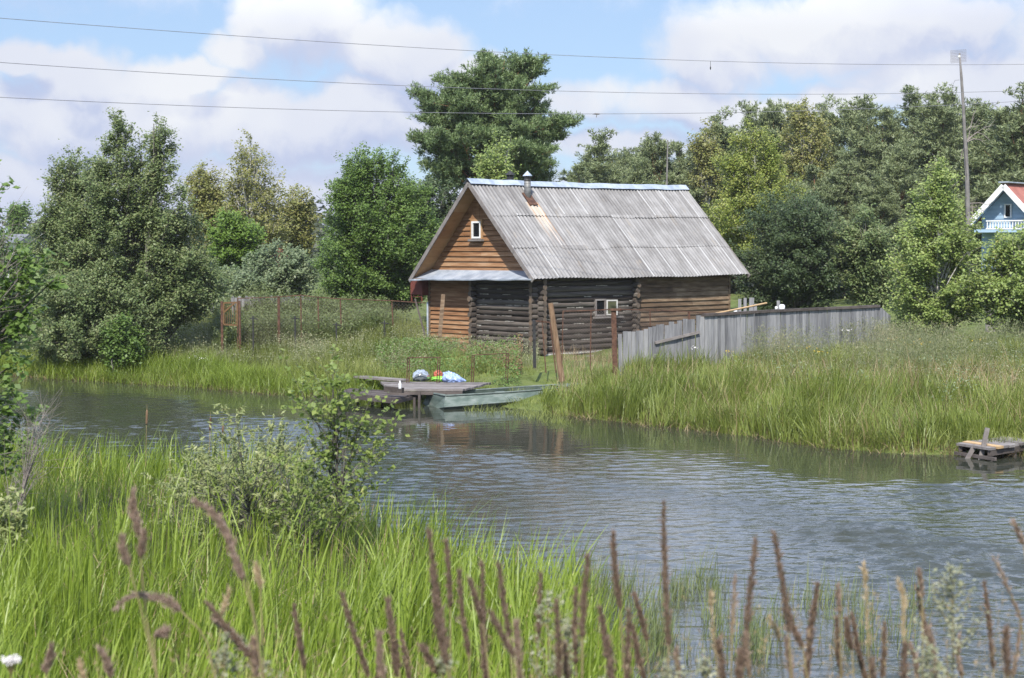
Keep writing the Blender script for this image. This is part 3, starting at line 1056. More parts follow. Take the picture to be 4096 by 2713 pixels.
rf = MB()
nx = 66 * 8 + 1
px_ = np.linspace(-OV, LN - OV, nx)
wv = .021 * np.sin((px_ + OV) * 2 * math.pi / .15)
sagx = -.035 * np.sin(np.linspace(0, math.pi, nx)) + .012 * np.sin(px_ * 1.7)
for side in (0, 1):
    hgt, zlow = (zr - ze, ze) if side == 0 else (zr - zl, zl)
    nv = nrm(np.array([0, -hgt, WD / 2])) if side == 0 else nrm(np.array([0, hgt, WD / 2]))
    for k in range(3):
        f0, f1 = k / 3 - (.025 if k else 0), (k + 1) / 3
        g = []
        ci = np.floor((px_ + OV) / 1.05).astype(int)
        j0, jz = rr.uniform(-.011, .011, 12)[ci], rr.uniform(-.006, .008, 12)[ci]
        for s in np.linspace(f0, f1, 4):
            s = s + j0 * (s < f0 + .001) * (k > 0)
            lift = .010 * k + .010 * (1 - (s - f0) / (f1 - f0)) + jz
            shx = (np.floor((px_ + OV) / 1.05) % 2) * .006 + rr.uniform(-.002, .002, nx) * 0
            yy = (WD / 2) * s if side == 0 else WD - (WD / 2) * s
            off = wv + lift + shx
            g.append(np.stack([px_, yy + nv[1] * off, zlow + hgt * s + nv[2] * off + sagx], -1))
        rf.grid(np.array(g))
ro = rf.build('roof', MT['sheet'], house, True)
sh = MB()     # boarded underside, shows as the soffit along the gable
for side in (0, 1):
    hgt, zlow = (zr - ze, ze) if side == 0 else (zr - zl, zl)
    nb = 11
    for i in range(nb):
        a, b_ = i / nb, (i + 1) / nb - .004
        if i == 0:
            a = .045
        ya, yb = (WD / 2 * a, WD / 2 * b_) if side == 0 else (WD - WD / 2 * a, WD - WD / 2 * b_)
        za, zb_ = zlow + hgt * a - .055, zlow + hgt * b_ - .055
        V = [(x, yy, zz_ + dz) for x in (-OV + .03, LN - OV - .03) for (yy, zz_) in ((ya, za), (yb, zb_)) for dz in (-.045, -.015)]
        sh.add(V, [(0, 1, 3, 2), (4, 6, 7, 5), (0, 2, 6, 4), (1, 5, 7, 3), (0, 4, 5, 1), (2, 3, 7, 6)])
sh.build('soffit', MT['soffit'], house)
for side in (0, 1):
    zlow = ze if side == 0 else zl
    ya = -.02 if side == 0 else WD + .02
    yb = WD / 2 - .005 if side == 0 else WD / 2 + .005
    for xe in (-OV, LN - OV):
        MB().beam((xe, ya, zlow - .075), (xe, yb, zr - .07), .035, .13, up=(0, 0, 1)).build('bargeboard', MT['grey_plank'], house)
# ridge cap
rc = MB()
n = 34
t = np.linspace(0, 1, n)
xx = -OV - .06 + (LN + .12) * t
zz_ = zr + .075 - .035 * np.sin(t * math.pi) + .012 * np.sin(t * 40) * np.sin(t * 9)
P = np.stack([np.stack([xx, np.full(n, WD / 2 - .19), zz_ - .19 * slr + .045], -1), np.stack([xx, np.full(n, WD / 2 - .01), zz_ + .02], -1), np.stack([xx, np.full(n, WD / 2 + .01), zz_ + .02], -1), np.stack([xx, np.full(n, WD / 2 + .19), zz_ - .19 * sll + .045], -1)])
rc.grid(P)
rc.build('ridge_cap', MT['zinc'], ro)

# flues
b0 = hroof(2110, 792)
s_px = 1 / 131.0


def flue(label, x, y, zbot, ztop, r, cap_mat, pipe_mat):
    p = MB()
    p.tube([(x, y, zbot), (x, y, ztop - .13)], r, 18)
    for k in range(7):
        zq = zbot + .12 + k * .115
        if zq < ztop - .25:
            p.tube([(x, y, zq), (x, y, zq + .012)], r * 1.035, 18)
    c = p.build('chimney', pipe_mat, ro, True, label=label)
    q = MB()
    q.lathe([(.001, .16), (r * 1.45, .0), (r * 1.42, -.012), (.001, .13)], 18, (x, y, ztop - .16 + .03))
    q.build('cap', cap_mat, c)
    q = MB()
    q.tube([(x, y, ztop - .30), (x, y, ztop - .13)], r * 1.03, 18)
    for a in range(4):
        q.box(x + r * .85 * math.cos(a * 1.571) - .008, x + r * .85 * math.cos(a * 1.571) + .008, y + r * .85 * math.sin(a * 1.571) - .008, y + r * .85 * math.sin(a * 1.571) + .008, ztop - .14, ztop - .10)
    q.build('collar', MT['soot'], c)
    return c


ytop = hplane(2110, 687, 'y', b0[1])[2]
flue('grey banded flue with a pale cone cap', b0[0], b0[1], b0[2] - .25, ytop, 14 * s_px, MT['zinc'], MT['pipe'])
b1 = hplane(2041, 728, 'y', WD / 2 + .6)
flue('sooty flue with a dark cone cap behind the ridge', b1[0], b1[1], b1[2] - 1.0, hplane(2041, 684, 'y', WD / 2 + .6)[2], 14 * s_px, MT['soot'], MT['soot'])
fp = MB()
fa, fb_ = hroof(2092, 780), hroof(2150, 826)
nvr = nrm(np.array([0, -(zr - ze), WD / 2]))
V = []
for (x, yy) in ((fa[0] - .06, fb_[1]), (fb_[0] - .02, fb_[1]), (fb_[0] - .02, fa[1] + .02), (fa[0] - .06, fa[1] + .02)):
    V.append(np.array([x, yy, ze + slr * yy]) + nvr * .075)
fp.add(V + [v - nvr * .03 for v in V], [(0, 1, 2, 3), (0, 4, 5, 1), (1, 5, 6, 2), (3, 7, 4, 0)])
fp.build('flashing', MT['rust'], ro)

# window in the log wall with its sash swung open
wa_, wb_ = hplane(2381, 1197, 'y', YR - .1), hplane(2422, 1264, 'y', YR - .1)
x0, x1, z0, z1 = wa_[0], wb_[0], wb_[2], wa_[2]
fr = MB()
for (a, b_, c_, d_) in ((x0, x0 + .05, z0, z1), (x1 - .05, x1, z0, z1), (x0 + .05, x1 - .05, z0, z0 + .05), (x0 + .05, x1 - .05, z1 - .05, z1)):
    fr.box(a, b_, YR - .125, YR + .0, c_, d_)
wo = fr.build('wall_window', MT['grey_plank'], house)
MB().box(x0 + .05, x1 - .05, YR - .092, YR - .075, z0 + .05, z1 - .05).build('pane', gl, wo)  # near-black colour paints in the dark inside of the opening
MB().box(x0 - .1, x1 + .75, YR - .19, YR - .10, z0 - .07, z0 - .015).build('sill', MT['grey_plank'], wo)
sb = MB()
h0 = np.array([x1 + .0, YR - .14, 0]); dr = nrm(np.array([.86, -.42, 0]))
wid = .37
for (a, b_, c_, d_) in ((0, .042, z0 + .02, z1 - .03), (wid - .042, wid, z0 + .02, z1 - .03), (.042, wid - .042, z0 + .02, z0 + .062), (.042, wid - .042, z1 - .072, z1 - .03)):
    sb.beam(h0 + dr * (a + b_) / 2 + np.array([0, 0, c_]), h0 + dr * (a + b_) / 2 + np.array([0, 0, d_]), b_ - a, .035, up=(-dr[1], dr[0], 0))
sb.build('open_sash', MT['off_white'], wo)
m_, T = new_mat('old_glass')
principled(T, T.mix(T.noise(T.obj(), 5, 3), (.05, .055, .03), (.10, .10, .06)), .1, .5)
MB().beam(h0 + dr * wid / 2 + np.array([0, 0, z0 + .07]), h0 + dr * wid / 2 + np.array([0, 0, z1 - .08]), wid - .08, .008, up=(-dr[1], dr[0], 0)).build('sash_pane', m_, wo)

# red metal box under the left eave
a, b_ = hplane(1647, 1120, 'y', YL + .35), hplane(1706, 1178, 'y', YL + .35)
tb = MB()
tb.box(-.30, .45, YL + .08, YL + .68, b_[2], a[2])
tb.build('red_box', MT['rust_red'], house)
tb = MB()
for (x, yy) in ((-.28, YL + .64), (-.28, YL + .12), (.42, YL + .64)):
    tb.beam((x, yy, b_[2] - .22), (x, yy, b_[2]), .04, .04, up=(1, 0, 0))
tb.beam((-.28, YL + .64, b_[2] - .06), (-.28, YL + .12, b_[2] - .06), .03, .03)
tb.beam((-.28, YL + .10, b_[2] - .012), (.44, YL + .10, b_[2] - .012), .03, .02)
tb.beam((.42, YL + .66, b_[2] - .012), (-.28, YL + .66, b_[2] - .012), .03, .02)
tb.build('bracket', MT['rust_red'], house)
tb = MB()
tb.tube([(-.09, YL + .06, 0), (-.09, YL + .06, 1.6)], .035, 8)
tb.build('downpipe', MT['zinc'], house)


# ================================================================== fences, gates, posts
def net(mb, p0, p1, zb0, zt0, zb1, zt1, pitch=.085, w=.0055):
    """chain link between two verticals: crossing strips"""
    p0, p1 = np.array(p0, float), np.array(p1, float)
    L = np.linalg.norm(p1 - p0)
    d = (p1 - p0) / L
    nn = np.array([-d[1], d[0], 0])
    hgt = max(zt0 - zb0, zt1 - zb1)

    def P(u, v):
        f = u / L
        return np.array([*(p0 + d * u)[:2], (zb0 + (zb1 - zb0) * f) + v * ((zt0 - zb0) * (1 - f) + (zt1 - zb1) * f) / hgt])
    k = -hgt
    while k < L:
        for sgn in (1, -1):
            a, b_ = (k, k + hgt)
            u0, u1 = max(a, 0), min(b_, L)
            if u1 - u0 < .02:
                continue
            v0, v1 = (u0 - a), (u1 - a)
            if sgn < 0:
                v0, v1 = hgt - v0, hgt - v1
            A, B = P(u0, v0) + nn * .002 * sgn, P(u1, v1) + nn * .002 * sgn
            s = nrm(np.cross(nrm(B - A), nn)) * w / 2
            mb.add([A - s, A + s, B + s, B - s], [(0, 1, 2, 3)])
        k += pitch


def post(mb, px, pyt, pyb, Y, w, lean_px=0, depth=.35, tube=False):
    a, b_ = at_y(px + lean_px, pyb, Y), at_y(px, pyt, Y)
    a = a + nrm(a - b_) * depth
    if tube:
        mb.tube([a, b_], w / 2, 8)
    else:
        mb.beam(a, b_, w, w, up=(0, 1, 0))


# rusty chain link fence, left of the house
FY = 54.6
fence = thing('chain_link_fence', 'rusty chain link fence across the grassy slope left of the log house', 'fence', (px_x(1300, FY), FY, gz(px_x(1300, FY), FY)))
fb0 = np.array(fence.location)
tops = [(951, 1194), (1115, 1188), (1203, 1181), (1272, 1189), (1361, 1196), (1567, 1203), (1700, 1212)]
pts3 = [at_y(a, b_, FY + (.9 if i > 5 else .15 * i)) for i, (a, b_) in enumerate(tops)]
for i, (a, b_) in enumerate(tops[:-1]):
    p = MB()
    t_ = pts3[i]
    wdt = .075 if i == 1 else .036
    p.beam((t_[0] + .02 * i - .03, t_[1], gz(t_[0], t_[1]) - .4), t_ + np.array([0, 0, .02]), wdt, wdt, up=(0, 1, 0))
    p.build('post', MT['rust'], fence, base=fb0)
r_ = MB()
for i in range(len(pts3) - 1):
    r_.beam(pts3[i] + np.array([0, -.04, 0]), pts3[i + 1] + np.array([0, -.04, 0]), .028, .028)
r_.build('rail', MT['rust'], fence, base=fb0)
n_ = MB()
for i in range(len(pts3) - 1):
    a, b_ = pts3[i], pts3[i + 1]
    net(n_, a, b_, gz(a[0], a[1]) + .1, a[2], gz(b_[0], b_[1]) + .1, b_[2], pitch=.11, w=.005)
n_.build('mesh', MT['net'], fence, base=fb0)

# ochre gate frame at the left end of it
gY = 54.3
gb_ = at_y(905, 1300, gY)
gate = thing('garden_gate', 'ochre barred gate at the left end of the chain link fence, by the alders', 'gate', (gb_[0], gY, gz(gb_[0], gY)))
gb0 = np.array(gate.location)
f_ = MB()
A, B, C_, D_ = at_y(895, 1212, gY), at_y(949, 1210, gY), at_y(949, 1302, gY), at_y(895, 1298, gY)
for a, b_ in ((A, B), (B, C_), (C_, D_), (D_, A), (D_ * .45 + A * .55, B * .85 + A * .15)):
    f_.beam(a, b_, .05, .05, up=(0, 1, .01))
f_.build('frame', MT['rust_yellow'], gate, base=gb0)
f_ = MB()
for k in range(1, 7):
    t_ = k / 7
    f_.beam(A + (B - A) * t_ + np.array([0, .03, 0]), D_ + (C_ - D_) * t_ + np.array([0, .03, 0]), .014, .014, up=(0, 1, 0))
f_.build('bar', MT['rust_yellow'], gate, base=gb0)
f_ = MB()
f_.beam(A + np.array([-.06, 0, -1.6]), A + np.array([-.06, 0, .05]), .07, .07, up=(0, 1, 0))
f_.beam(B + np.array([.07, 0, -1.5]), B + np.array([.07, 0, .05]), .06, .06, up=(0, 1, 0))
f_.build('gatepost', MT['rust'], gate, base=gb0)

# short rusty stubs in the grass behind the fence
for k, (px, pt, pb) in enumerate([(1012, 1265, 1330), (1180, 1264, 1320), (1345, 1290, 1330), (1538, 1283, 1335)]):
    Y = 53.6 + k * .2
    a = at_y(px, pt, Y)
    s_ = MB()
    s_.beam((a[0], Y, gz(a[0], Y) - .2), a, .045, .045, up=(0, 1, 0))
    s_.beam(a + np.array([-.10, 0, -.07]), a + np.array([.14, 0, -.09]), .03, .03)
    o = s_.build('iron_stub', MT['soot'], None, base=(a[0], Y, gz(a[0], Y)))
    o.location = (a[0], Y, gz(a[0], Y))
    tag(o, ['short rusty iron stub right of the ochre gate, in tall grass', 'short rusty iron stub right of the thickest fence post', 'short rusty iron stub in grass below the bushy tree', 'short rusty iron stub nearest the log house, in the weeds'][k], 'iron stub', 'rusty stubs in the grass')

# grey picket fence behind
pf_y = 59.0
pk = thing('picket_fence', 'weathered grey picket fence behind the rusty chain link fence', 'fence', (px_x(1090, pf_y), pf_y, gz(px_x(1090, pf_y), pf_y)))
pkb = np.array(pk.location)
p_ = MB(); px = 930
while px < 1270:
    a = at_y(px, 1188 + 5 * math.sin(px * .7) + rr.uniform(-3, 3), pf_y)
    p_.beam((a[0], pf_y, gz(a[0], pf_y) - .1), a, .10, .025, up=(0, 1, 0))
    px += 14
p_.build('pickets', MT['grey_wood'], pk, base=pkb)
p_ = MB()
a, b_ = at_y(930, 1200, pf_y + .05), at_y(1270, 1200, pf_y + .05)
p_.beam(a, b_, .05, .08)
p_.build('rail', MT['grey_wood'], pk, base=pkb)

# planks leaning at the house
for nm, lab, (xa, ya, xb, yb, Y), w_, mt in (
        ('leaning_plank', 'dark narrow plank propped against the orange boards of the house', (1762, 1310, 1773, 1178, 52.6), .12, 'siding_old'),
        ('leaning_plank', 'thin grey pole slanting behind the chain link fence at the house corner', (1690, 1305, 1660, 1195, 54.4), .05, 'dark_plank'),
        ('leaning_post', 'tall bare brown log post leaning left in front of the log wall', (2242, 1480, 2202, 1213, 45.0), .165, 'brown_post')):
    a, b_ = at_y(xa, ya, Y), at_y(xb, yb, Y + (.25 if 'post' not in nm else 0))
    a = a + nrm(a - b_) * .3
    s_ = MB()
    if 'post' in nm:
        s_.tube([a, a * .5 + b_ * .5, b_], [w_ / 2, w_ * .47, w_ * .43], 12)
    else:
        s_.beam(a, b_, w_, .035, up=(0, 1, 0))
    o = s_.build(nm, MT[mt], None, base=a)
    o.location = tuple(a)
    tag(o, lab, nm.split('_')[1])

# dark slim gate frame beside the house corner
qY = 47.0
a = at_y(2150, 1420, qY)
q = thing('iron_gate', 'thin dark iron gate frame standing in front of the log corner', 'gate', (a[0], qY, gz(a[0], qY)))
qb = np.array(q.location)
f_ = MB()
post(f_, 2136, 1280, 1420, qY, .085, 2)
f_.build('post', MT['soot'], q, base=qb)
f_ = MB()
post(f_, 2168, 1283, 1440, qY, .03, 12); post(f_, 2200, 1290, 1440, qY, .035, 18)
f_.beam(at_y(2136, 1283, qY), at_y(2200, 1290, qY), .03, .03)
f_.build('side_bar', MT['rust'], q, base=qb)

# chain link panels right of the leaning post, and the rusty angle post
nY = 45.3
cl = thing('wire_mesh_panel', 'rust framed chain link panels in front of the log wall, beside the grey plank fence', 'fence', (px_x(2400, nY), nY, gz(px_x(2400, nY), nY)))
clb = np.array(cl.location)
f_ = MB()
T0, T1, T2, T3 = at_y(2252, 1245, nY), at_y(2364, 1242, nY), at_y(2446, 1238, nY), at_y(2600, 1240, nY + .8)
T4, T5 = at_y(2756, 1247, nY + 1.6), at_y(2840, 1254, nY + 2.0)
for i, (t_, px, pyb) in enumerate(((T0, 2247, 1455), (T1, 2361, 1455), (T3, 2602, 1400), (T4, 2755, 1400))):
    bz_ = at_y(px, pyb, t_[1])
    p = MB()
    p.beam(bz_ - np.array([0, 0, .2]), t_, .065 if i == 3 else .028, .028, up=(0, 1, 0))
    p.build('upright', MT['rust'], cl, base=clb)
for a, b_ in ((T0, T1), (T1, T2), (T2, T3), (T3, T4), (T4, T5)):
    f_.beam(a, b_, .026, .026)
f_.build('top_bar', MT['rust'], cl, base=clb)
n_ = MB()
for a, b_ in ((T0, T1), (T1, T2), (T2, T3), (T3, T4), (T4, T5)):
    net(n_, a, b_, a[2] - 1.35, a[2], b_[2] - 1.35, b_[2], pitch=.075, w=.0045)
n_.build('mesh', MT['net'], cl, base=clb)
pY = 45.0
a, b_ = at_y(2462, 1495, pY), at_y(2454, 1234, pY)
s_ = MB()
s_.beam(a - np.array([0, 0, .3]), b_, .13, .02, up=(0, 1, 0))
s_.beam(a - np.array([-.06, -.07, .3]), b_ + np.array([.06, .07, 0]), .02, .13, up=(0, 1, 0))
s_.beam(b_ + np.array([-.08, -.02, -.03]), b_ + np.array([.2, -.02, -.03]), .06, .06)
o = s_.build('rusty_post', MT['rust'], None, base=a)
o.location = tuple(a)
tag(o, 'thick rusty angle iron post at the near end of the grey plank fence', 'post')

# grey plank fence
pfn = thing('plank_fence', 'weathered grey vertical plank fence running right from the log house', 'fence', at_y(2800, 1480, 46.4))
pfb = np.array(pfn.location)
bd = MB()
path = [(2475, 45.4, 1337), (2600, 45.8, 1310), (2700, 46.1, 1289), (2815, 46.4, 1262), (3100, 48.0, 1245), (3300, 49.3, 1236), (3515, 50.8, 1226)]
pq = np.array([[px_x(p, y), y, at_y(p, t_, y)[2]] for p, y, t_ in path])
d_acc = np.concatenate([[0], np.cumsum(np.linalg.norm(np.diff(pq[:, :2], axis=0), axis=1))])
s = 0
L2 = d_acc[3]
while s < d_acc[-1] - .05:
    wv_ = rr.uniform(.10, .155)
    u = s + wv_ / 2
    c0 = np.array([np.interp(u, d_acc, pq[:, k]) for k in range(3)])
    dd = np.array([np.interp(min(u + .2, d_acc[-1]), d_acc, pq[:, k]) - np.interp(max(u - .2, 0), d_acc, pq[:, k]) for k in range(2)])
    dd = np.array([*dd, 0]); dd /= np.linalg.norm(dd)
    nn = np.array([dd[1], -dd[0], 0])
    zt = c0[2] + (rr.uniform(-.055, .04) if u < L2 else -.03)
    tl = rr.uniform(-.025, .025)
    base_ = np.array([c0[0], c0[1], gz(c0[0], c0[1]) - .1]) + nn * rr.uniform(0, .018)
    top_ = np.array([c0[0] + dd[0] * tl, c0[1] + dd[1] * tl, zt]) + nn * rr.uniform(0, .012)
    bd.beam(base_, top_, wv_ - rr.uniform(.004, .012), .024, up=tuple(nn))
    s += wv_
bd.build('boards', MT['grey_wood'], pfn, base=pfb)
cp = MB()
for i in range(3, 6):
    a, b_ = pq[i] + np.array([0, 0, .01]), pq[i + 1] + np.array([0, 0, .01])
    cp.beam(a, b_, .14, .07)
cp.build('cap_rail', MT['dark_plank'], pfn, base=pfb)
cp = MB()
a, b_ = at_y(2620, 1372, 45.80), at_y(2797, 1329, 46.28)
cp.beam(a, b_, .05, .07)
cp.build('cross_rail', MT['grey_plank'], pfn, base=pfb)
cp = MB()      # short return at the far end
a = pq[-1]
for k in range(10):
    c0 = a + np.array([.055 * k + .08, .13 * k + .05, -.03 * k - .05])
    cp.beam((c0[0], c0[1], gz(c0[0], c0[1]) - .1), c0, .13, .024, up=(.7, -.7, 0))
cp.build('end_boards', MT['grey_wood'], pfn, base=pfb)
for i, u in enumerate(np.linspace(.3, d_acc[-1] - .2, 6)):
    c0 = np.array([np.interp(u, d_acc, pq[:, k]) for k in range(3)])
    cp = MB().beam((c0[0] - .04, c0[1] + .10, gz(c0[0], c0[1]) - .2), (c0[0] - .04, c0[1] + .10, c0[2] - .12), .1, .1, up=(0, 1, 0))
    cp.build('back_post', MT['grey_wood'], pfn, base=pfb)

# things behind the plank fence
lab = ['narrow grey board standing behind the plank fence, nearest the house wall', 'narrow grey board behind the plank fence, second from the house wall', 'broad grey board behind the plank fence, beside the pale pole', 'leaning short grey board behind the pale pole', 'lone grey board behind the plank fence, beside the white jar']
for k, (px, pt, w_, tl) in enumerate([(2959, 1196, .085, 0), (2980, 1192, .085, 2), (3005, 1191, .135, 6), (3022, 1216, .10, -8), (3114, 1203, .09, -3)]):
    Y = 49.2 if k < 4 else 49.6
    t_ = at_y(px + tl * .3, pt, Y); b_ = at_y(px - tl, 1300, Y)
    b_[2] = gz(b_[0], Y) - .1
    s_ = MB()
    s_.beam(b_, t_, w_, .03, up=(0, 1, 0))
    o = s_.build('grey_board', MT['grey_wood'], None, base=b_)
    o.location = tuple(b_)
    tag(o, lab[k], 'board', 'grey boards behind the plank fence')
a, b_ = at_y(2868, 1254, 46.9), at_y(3066, 1213, 48.9)
s_ = MB(); s_.tube([a - (b_ - a) * .06, b_], .028, 8)
o = s_.build('pale_pole', MT['fresh_wood'], None, base=a); o.location = tuple(a)
tag(o, 'pale peeled pole lying slantwise on top of the plank fence', 'pole')
for k, (px, py, Y, r_, l_) in enumerate([(2942, 1244, 48.55, .055, 'small white jar on the fence beside the boards under the pale pole'), (3105, 1232, 49.3, .04, 'small white jar just left of the large white jar'), (3128, 1231, 49.35, .085, 'large white jar upturned beside the lone grey board')]):
    c0 = at_y(px, py, Y)
    s_ = MB(); s_.lathe([(.001, -1.2 * r_), (r_ * .9, -1.15 * r_), (r_, -.4 * r_), (r_, .5 * r_), (r_ * .7, 1.0 * r_), (.001, 1.15 * r_)], 14)
    s_.lathe([(r_ * .3, -1.2 * r_ - .5), (r_ * .3, -1.15 * r_)], 6)
    o = s_.build('white_jar', MT['white'], None, True); o.location = tuple(c0)
    tag(o, l_, 'jar', 'white jars on the plank fence')

# ================================================================== left landing stage
dk_c = at_y(1700, 1556, 45.6)
dock = thing('landing_stage', 'low dark plank landing stage on stakes in front of the log house', 'dock', (dk_c[0], dk_c[1], 0))
db = np.array(dock.location)


def deck(name, corners, z, mt, parent, base, n, thick=.05, along_=0, gap=.012):
    """planks filling a quad; corners front-left, front-right, back-right, back-left (x,y)"""
    c = [np.array([*p, z]) for p in corners]
    mb = MB()
    for i in range(n):
        a0, a1 = i / n, (i + 1) / n - gap
        if along_ == 0:   # planks run left to right
            p0, p1, p2, p3 = c[0] + (c[3] - c[0]) * a0, c[1] + (c[2] - c[1]) * a0, c[1] + (c[2] - c[1]) * a1, c[0] + (c[3] - c[0]) * a1
        else:
            p0, p1, p2, p3 = c[0] + (c[1] - c[0]) * a0, c[0] + (c[1] - c[0]) * a1, c[3] + (c[2] - c[3]) * a1, c[3] + (c[2] - c[3]) * a0
        j = np.array([rr.uniform(-.02, .02), rr.uniform(-.02, .02), rr.uniform(-.006, .006)])
        V = [p + j for p in (p0, p1, p2, p3)]
        mb.add(V + [v - np.array([0, 0, thick]) for v in V], [(0, 1, 2, 3), (4, 7, 6, 5), (0, 4, 5, 1), (1, 5, 6, 2), (2, 6, 7, 3), (3, 7, 4, 0)])
    return mb.build(name, mt, parent, base=base)


zl_ = .30   # lower platform
lo = [at_z(1358, 1568, zl_)[:2], at_z(1580, 1594, zl_)[:2], at_z(1682, 1570, zl_)[:2], at_z(1400, 1553, zl_)[:2]]
deck('lower_deck', lo, zl_, MT['dark_plank'], dock, db, 9)
zu = .44
up_ = [at_z(1560, 1556, zu)[:2], at_z(1850, 1558, zu)[:2], at_z(1965, 1530, zu)[:2], at_z(1520, 1526, zu)[:2]]
deck('upper_deck', up_, zu, MT['grey_plank'], dock, db, 11)
bm_ = MB()
for (pa, pb, z) in ((lo[0], lo[1], zl_ - .09), (lo[1], lo[2], zl_ - .09), (up_[0], up_[1], zu - .10), (lo[3], lo[2], zl_ - .09)):
    bm_.beam((*pa, z), (*pb, z), .07, .08)
a = (at_z(1540, 1556, zu + .05)); b_ = at_z(1612, 1562, zu + .03)
bm_.beam(a, b_, .12, .13)
bm_.build('edge_beam', MT['dark_plank'], dock, base=db)
for k, (px, py, zt, mt) in enumerate([(1365, 1590, zl_, 'dark_plank'), (1432, 1612, zl_, 'dark_plank'), (1491, 1612, zl_, 'grey_plank'), (1527, 1607, zl_, 'grey_plank'), (1573, 1632, zl_, 'grey_plank'), (1657, 1630, zl_, 'dark_plank'), (1675, 1632, zl_ + .12, 'dark_plank'), (1708, 1615, zu, 'dark_plank'), (1800, 1600, zu, 'dark_plank'), (1470, 1560, zu, 'dark_plank')]):
    p = at_z(px, py, 0)
    s_ = MB()
    s_.tube([(p[0], p[1], -.6), (p[0] + rr.uniform(-.02, .02), p[1], zt - .055 if k != 6 else zt)], .036, 8)
    s_.build('stake', MT[mt], dock, base=db)

# bench on the landing stage
bY = 46.6
bn = thing('low_bench', 'low grey plank bench on the landing stage', 'bench', (px_x(1525, bY), bY, zu))
bb0 = np.array(bn.location)
s_ = MB()
a, b_ = at_y(1432, 1507, bY), at_y(1620, 1522, bY - .9)
s_.beam(a, b_, .38, .05)
s_.build('seat', MT['grey_plank'], bn, base=bb0)
for f_t in (.12, .72, .92):
    c0 = a + (b_ - a) * f_t
    s_ = MB(); s_.beam((c0[0], c0[1], zu - .0), (c0[0], c0[1], c0[2] - .026), .08, .08, up=(0, 1, 0))
    s_.build('leg', MT['dark_plank'], bn, base=bb0)


def blob(mb, c, rad, n=14, m_=9, wr=.08, sd=0, cut=-1.0, taper=0.0, ax=(1, 0, 0)):
    """puckered inflated bag: a lumpy ellipsoid flattened at the bottom"""
    q = np.random.default_rng(sd)
    th = np.linspace(0, math.pi, m_)[:, None]; ph_ = np.linspace(0, 2 * math.pi, n + 1)[None]
    d = np.stack([np.sin(th) * np.cos(ph_), np.sin(th) * np.sin(ph_), np.cos(th) * np.ones_like(ph_)], -1)
    k1, k2, k3 = q.uniform(2, 5, 3)
    n_, q2 = n, q.uniform(0, 6, 6)
    lump = 1 - wr * .8 * np.abs(np.sin(5 * d[..., 0] + 3 * d[..., 1] + q2[0])) ** 6 - wr * .7 * np.abs(np.sin(4 * d[..., 2] - 6 * d[..., 1] + q2[1])) ** 8 + wr * np.sin(k1 * d[..., 0] * 3 + 1) * np.sin(k2 * d[..., 1] * 3) + wr * .7 * np.sin(9 * d[..., 0] + 5 * d[..., 2]) * np.cos(k3 * 2 * d[..., 1])
    P = d * lump[..., None] * np.array(rad)
    P[..., 2] = np.maximum(P[..., 2], cut * rad[2])
    sc_ = 1 - taper * (P[..., 0] / rad[0])
    P[..., 1] *= sc_; P[..., 2] = (P[..., 2] + rad[2] * -cut) * sc_ - rad[2] * -cut
    mb.grid(P + np.array(c))
    return mb


def plastic(name, c1, c2, transm=0.0, rough=.15):
    m_, T = new_mat(name)
    principled(T, T.mix(T.noise(T.obj(), 9, 3), c1, c2), rough, .5, transm=transm)
    return m_


dY = 46.0
c0 = at_y(1684, 1522, dY)
s_ = blob(MB(), (0, 0, 0), (.24, .24, .19), 40, 26, .06, 1, -.6)
o = s_.build('clear_ball', plastic('clear_plastic', (.13, .15, .16), (.34, .37, .39), .45, .1), None, True)
o.location = (c0[0], dY, zu + .115)
tag(o, 'clear grey inflated plastic ball on the landing stage', 'inflatable')
c0 = at_y(1757, 1525, dY)
toy = thing('inflatable_toy', 'half inflated red and lime green toy on the landing stage', 'inflatable', (c0[0], dY, zu))
s_ = blob(MB(), (0, 0, .045), (.22, .15, .09), 36, 22, .2, 4, -.5)
s_.build('green_float', plastic('lime_plastic', (.16, .50, .05), (.34, .66, .12)), toy, True)
s_ = blob(MB(), (-.03, .05, .16), (.12, .09, .12), 34, 22, .2, 6)
s_.build('red_hood', plastic('red_plastic', (.32, .06, .04), (.46, .14, .08)), toy, True)
c0 = at_y(1815, 1531, dY - .4)
s_ = blob(MB(), (0, 0, 0), (.30, .18, .15), 44, 28, .13, 9, -.6, .5)
o = s_.build('blue_float', plastic('blue_plastic', (.16, .25, .52), (.42, .52, .78)), None, True)
o.location = (c0[0], dY - .4, zu + .09)
tag(o, 'blue inflated plastic bag lying at the edge of the landing stage', 'inflatable')
c0 = at_z(1600, 1556, zu + .1)
s_ = MB(); s_.lathe([(.001, 0), (.034, 0), (.036, .02), (.036, .13), (.016, .17), (.016, .20), (.001, .20)], 12)
o = s_.build('white_bottle', MT['white'], None, True)
o.location = tuple(c0)
tag(o, 'small white bottle standing at the front of the landing stage', 'bottle')

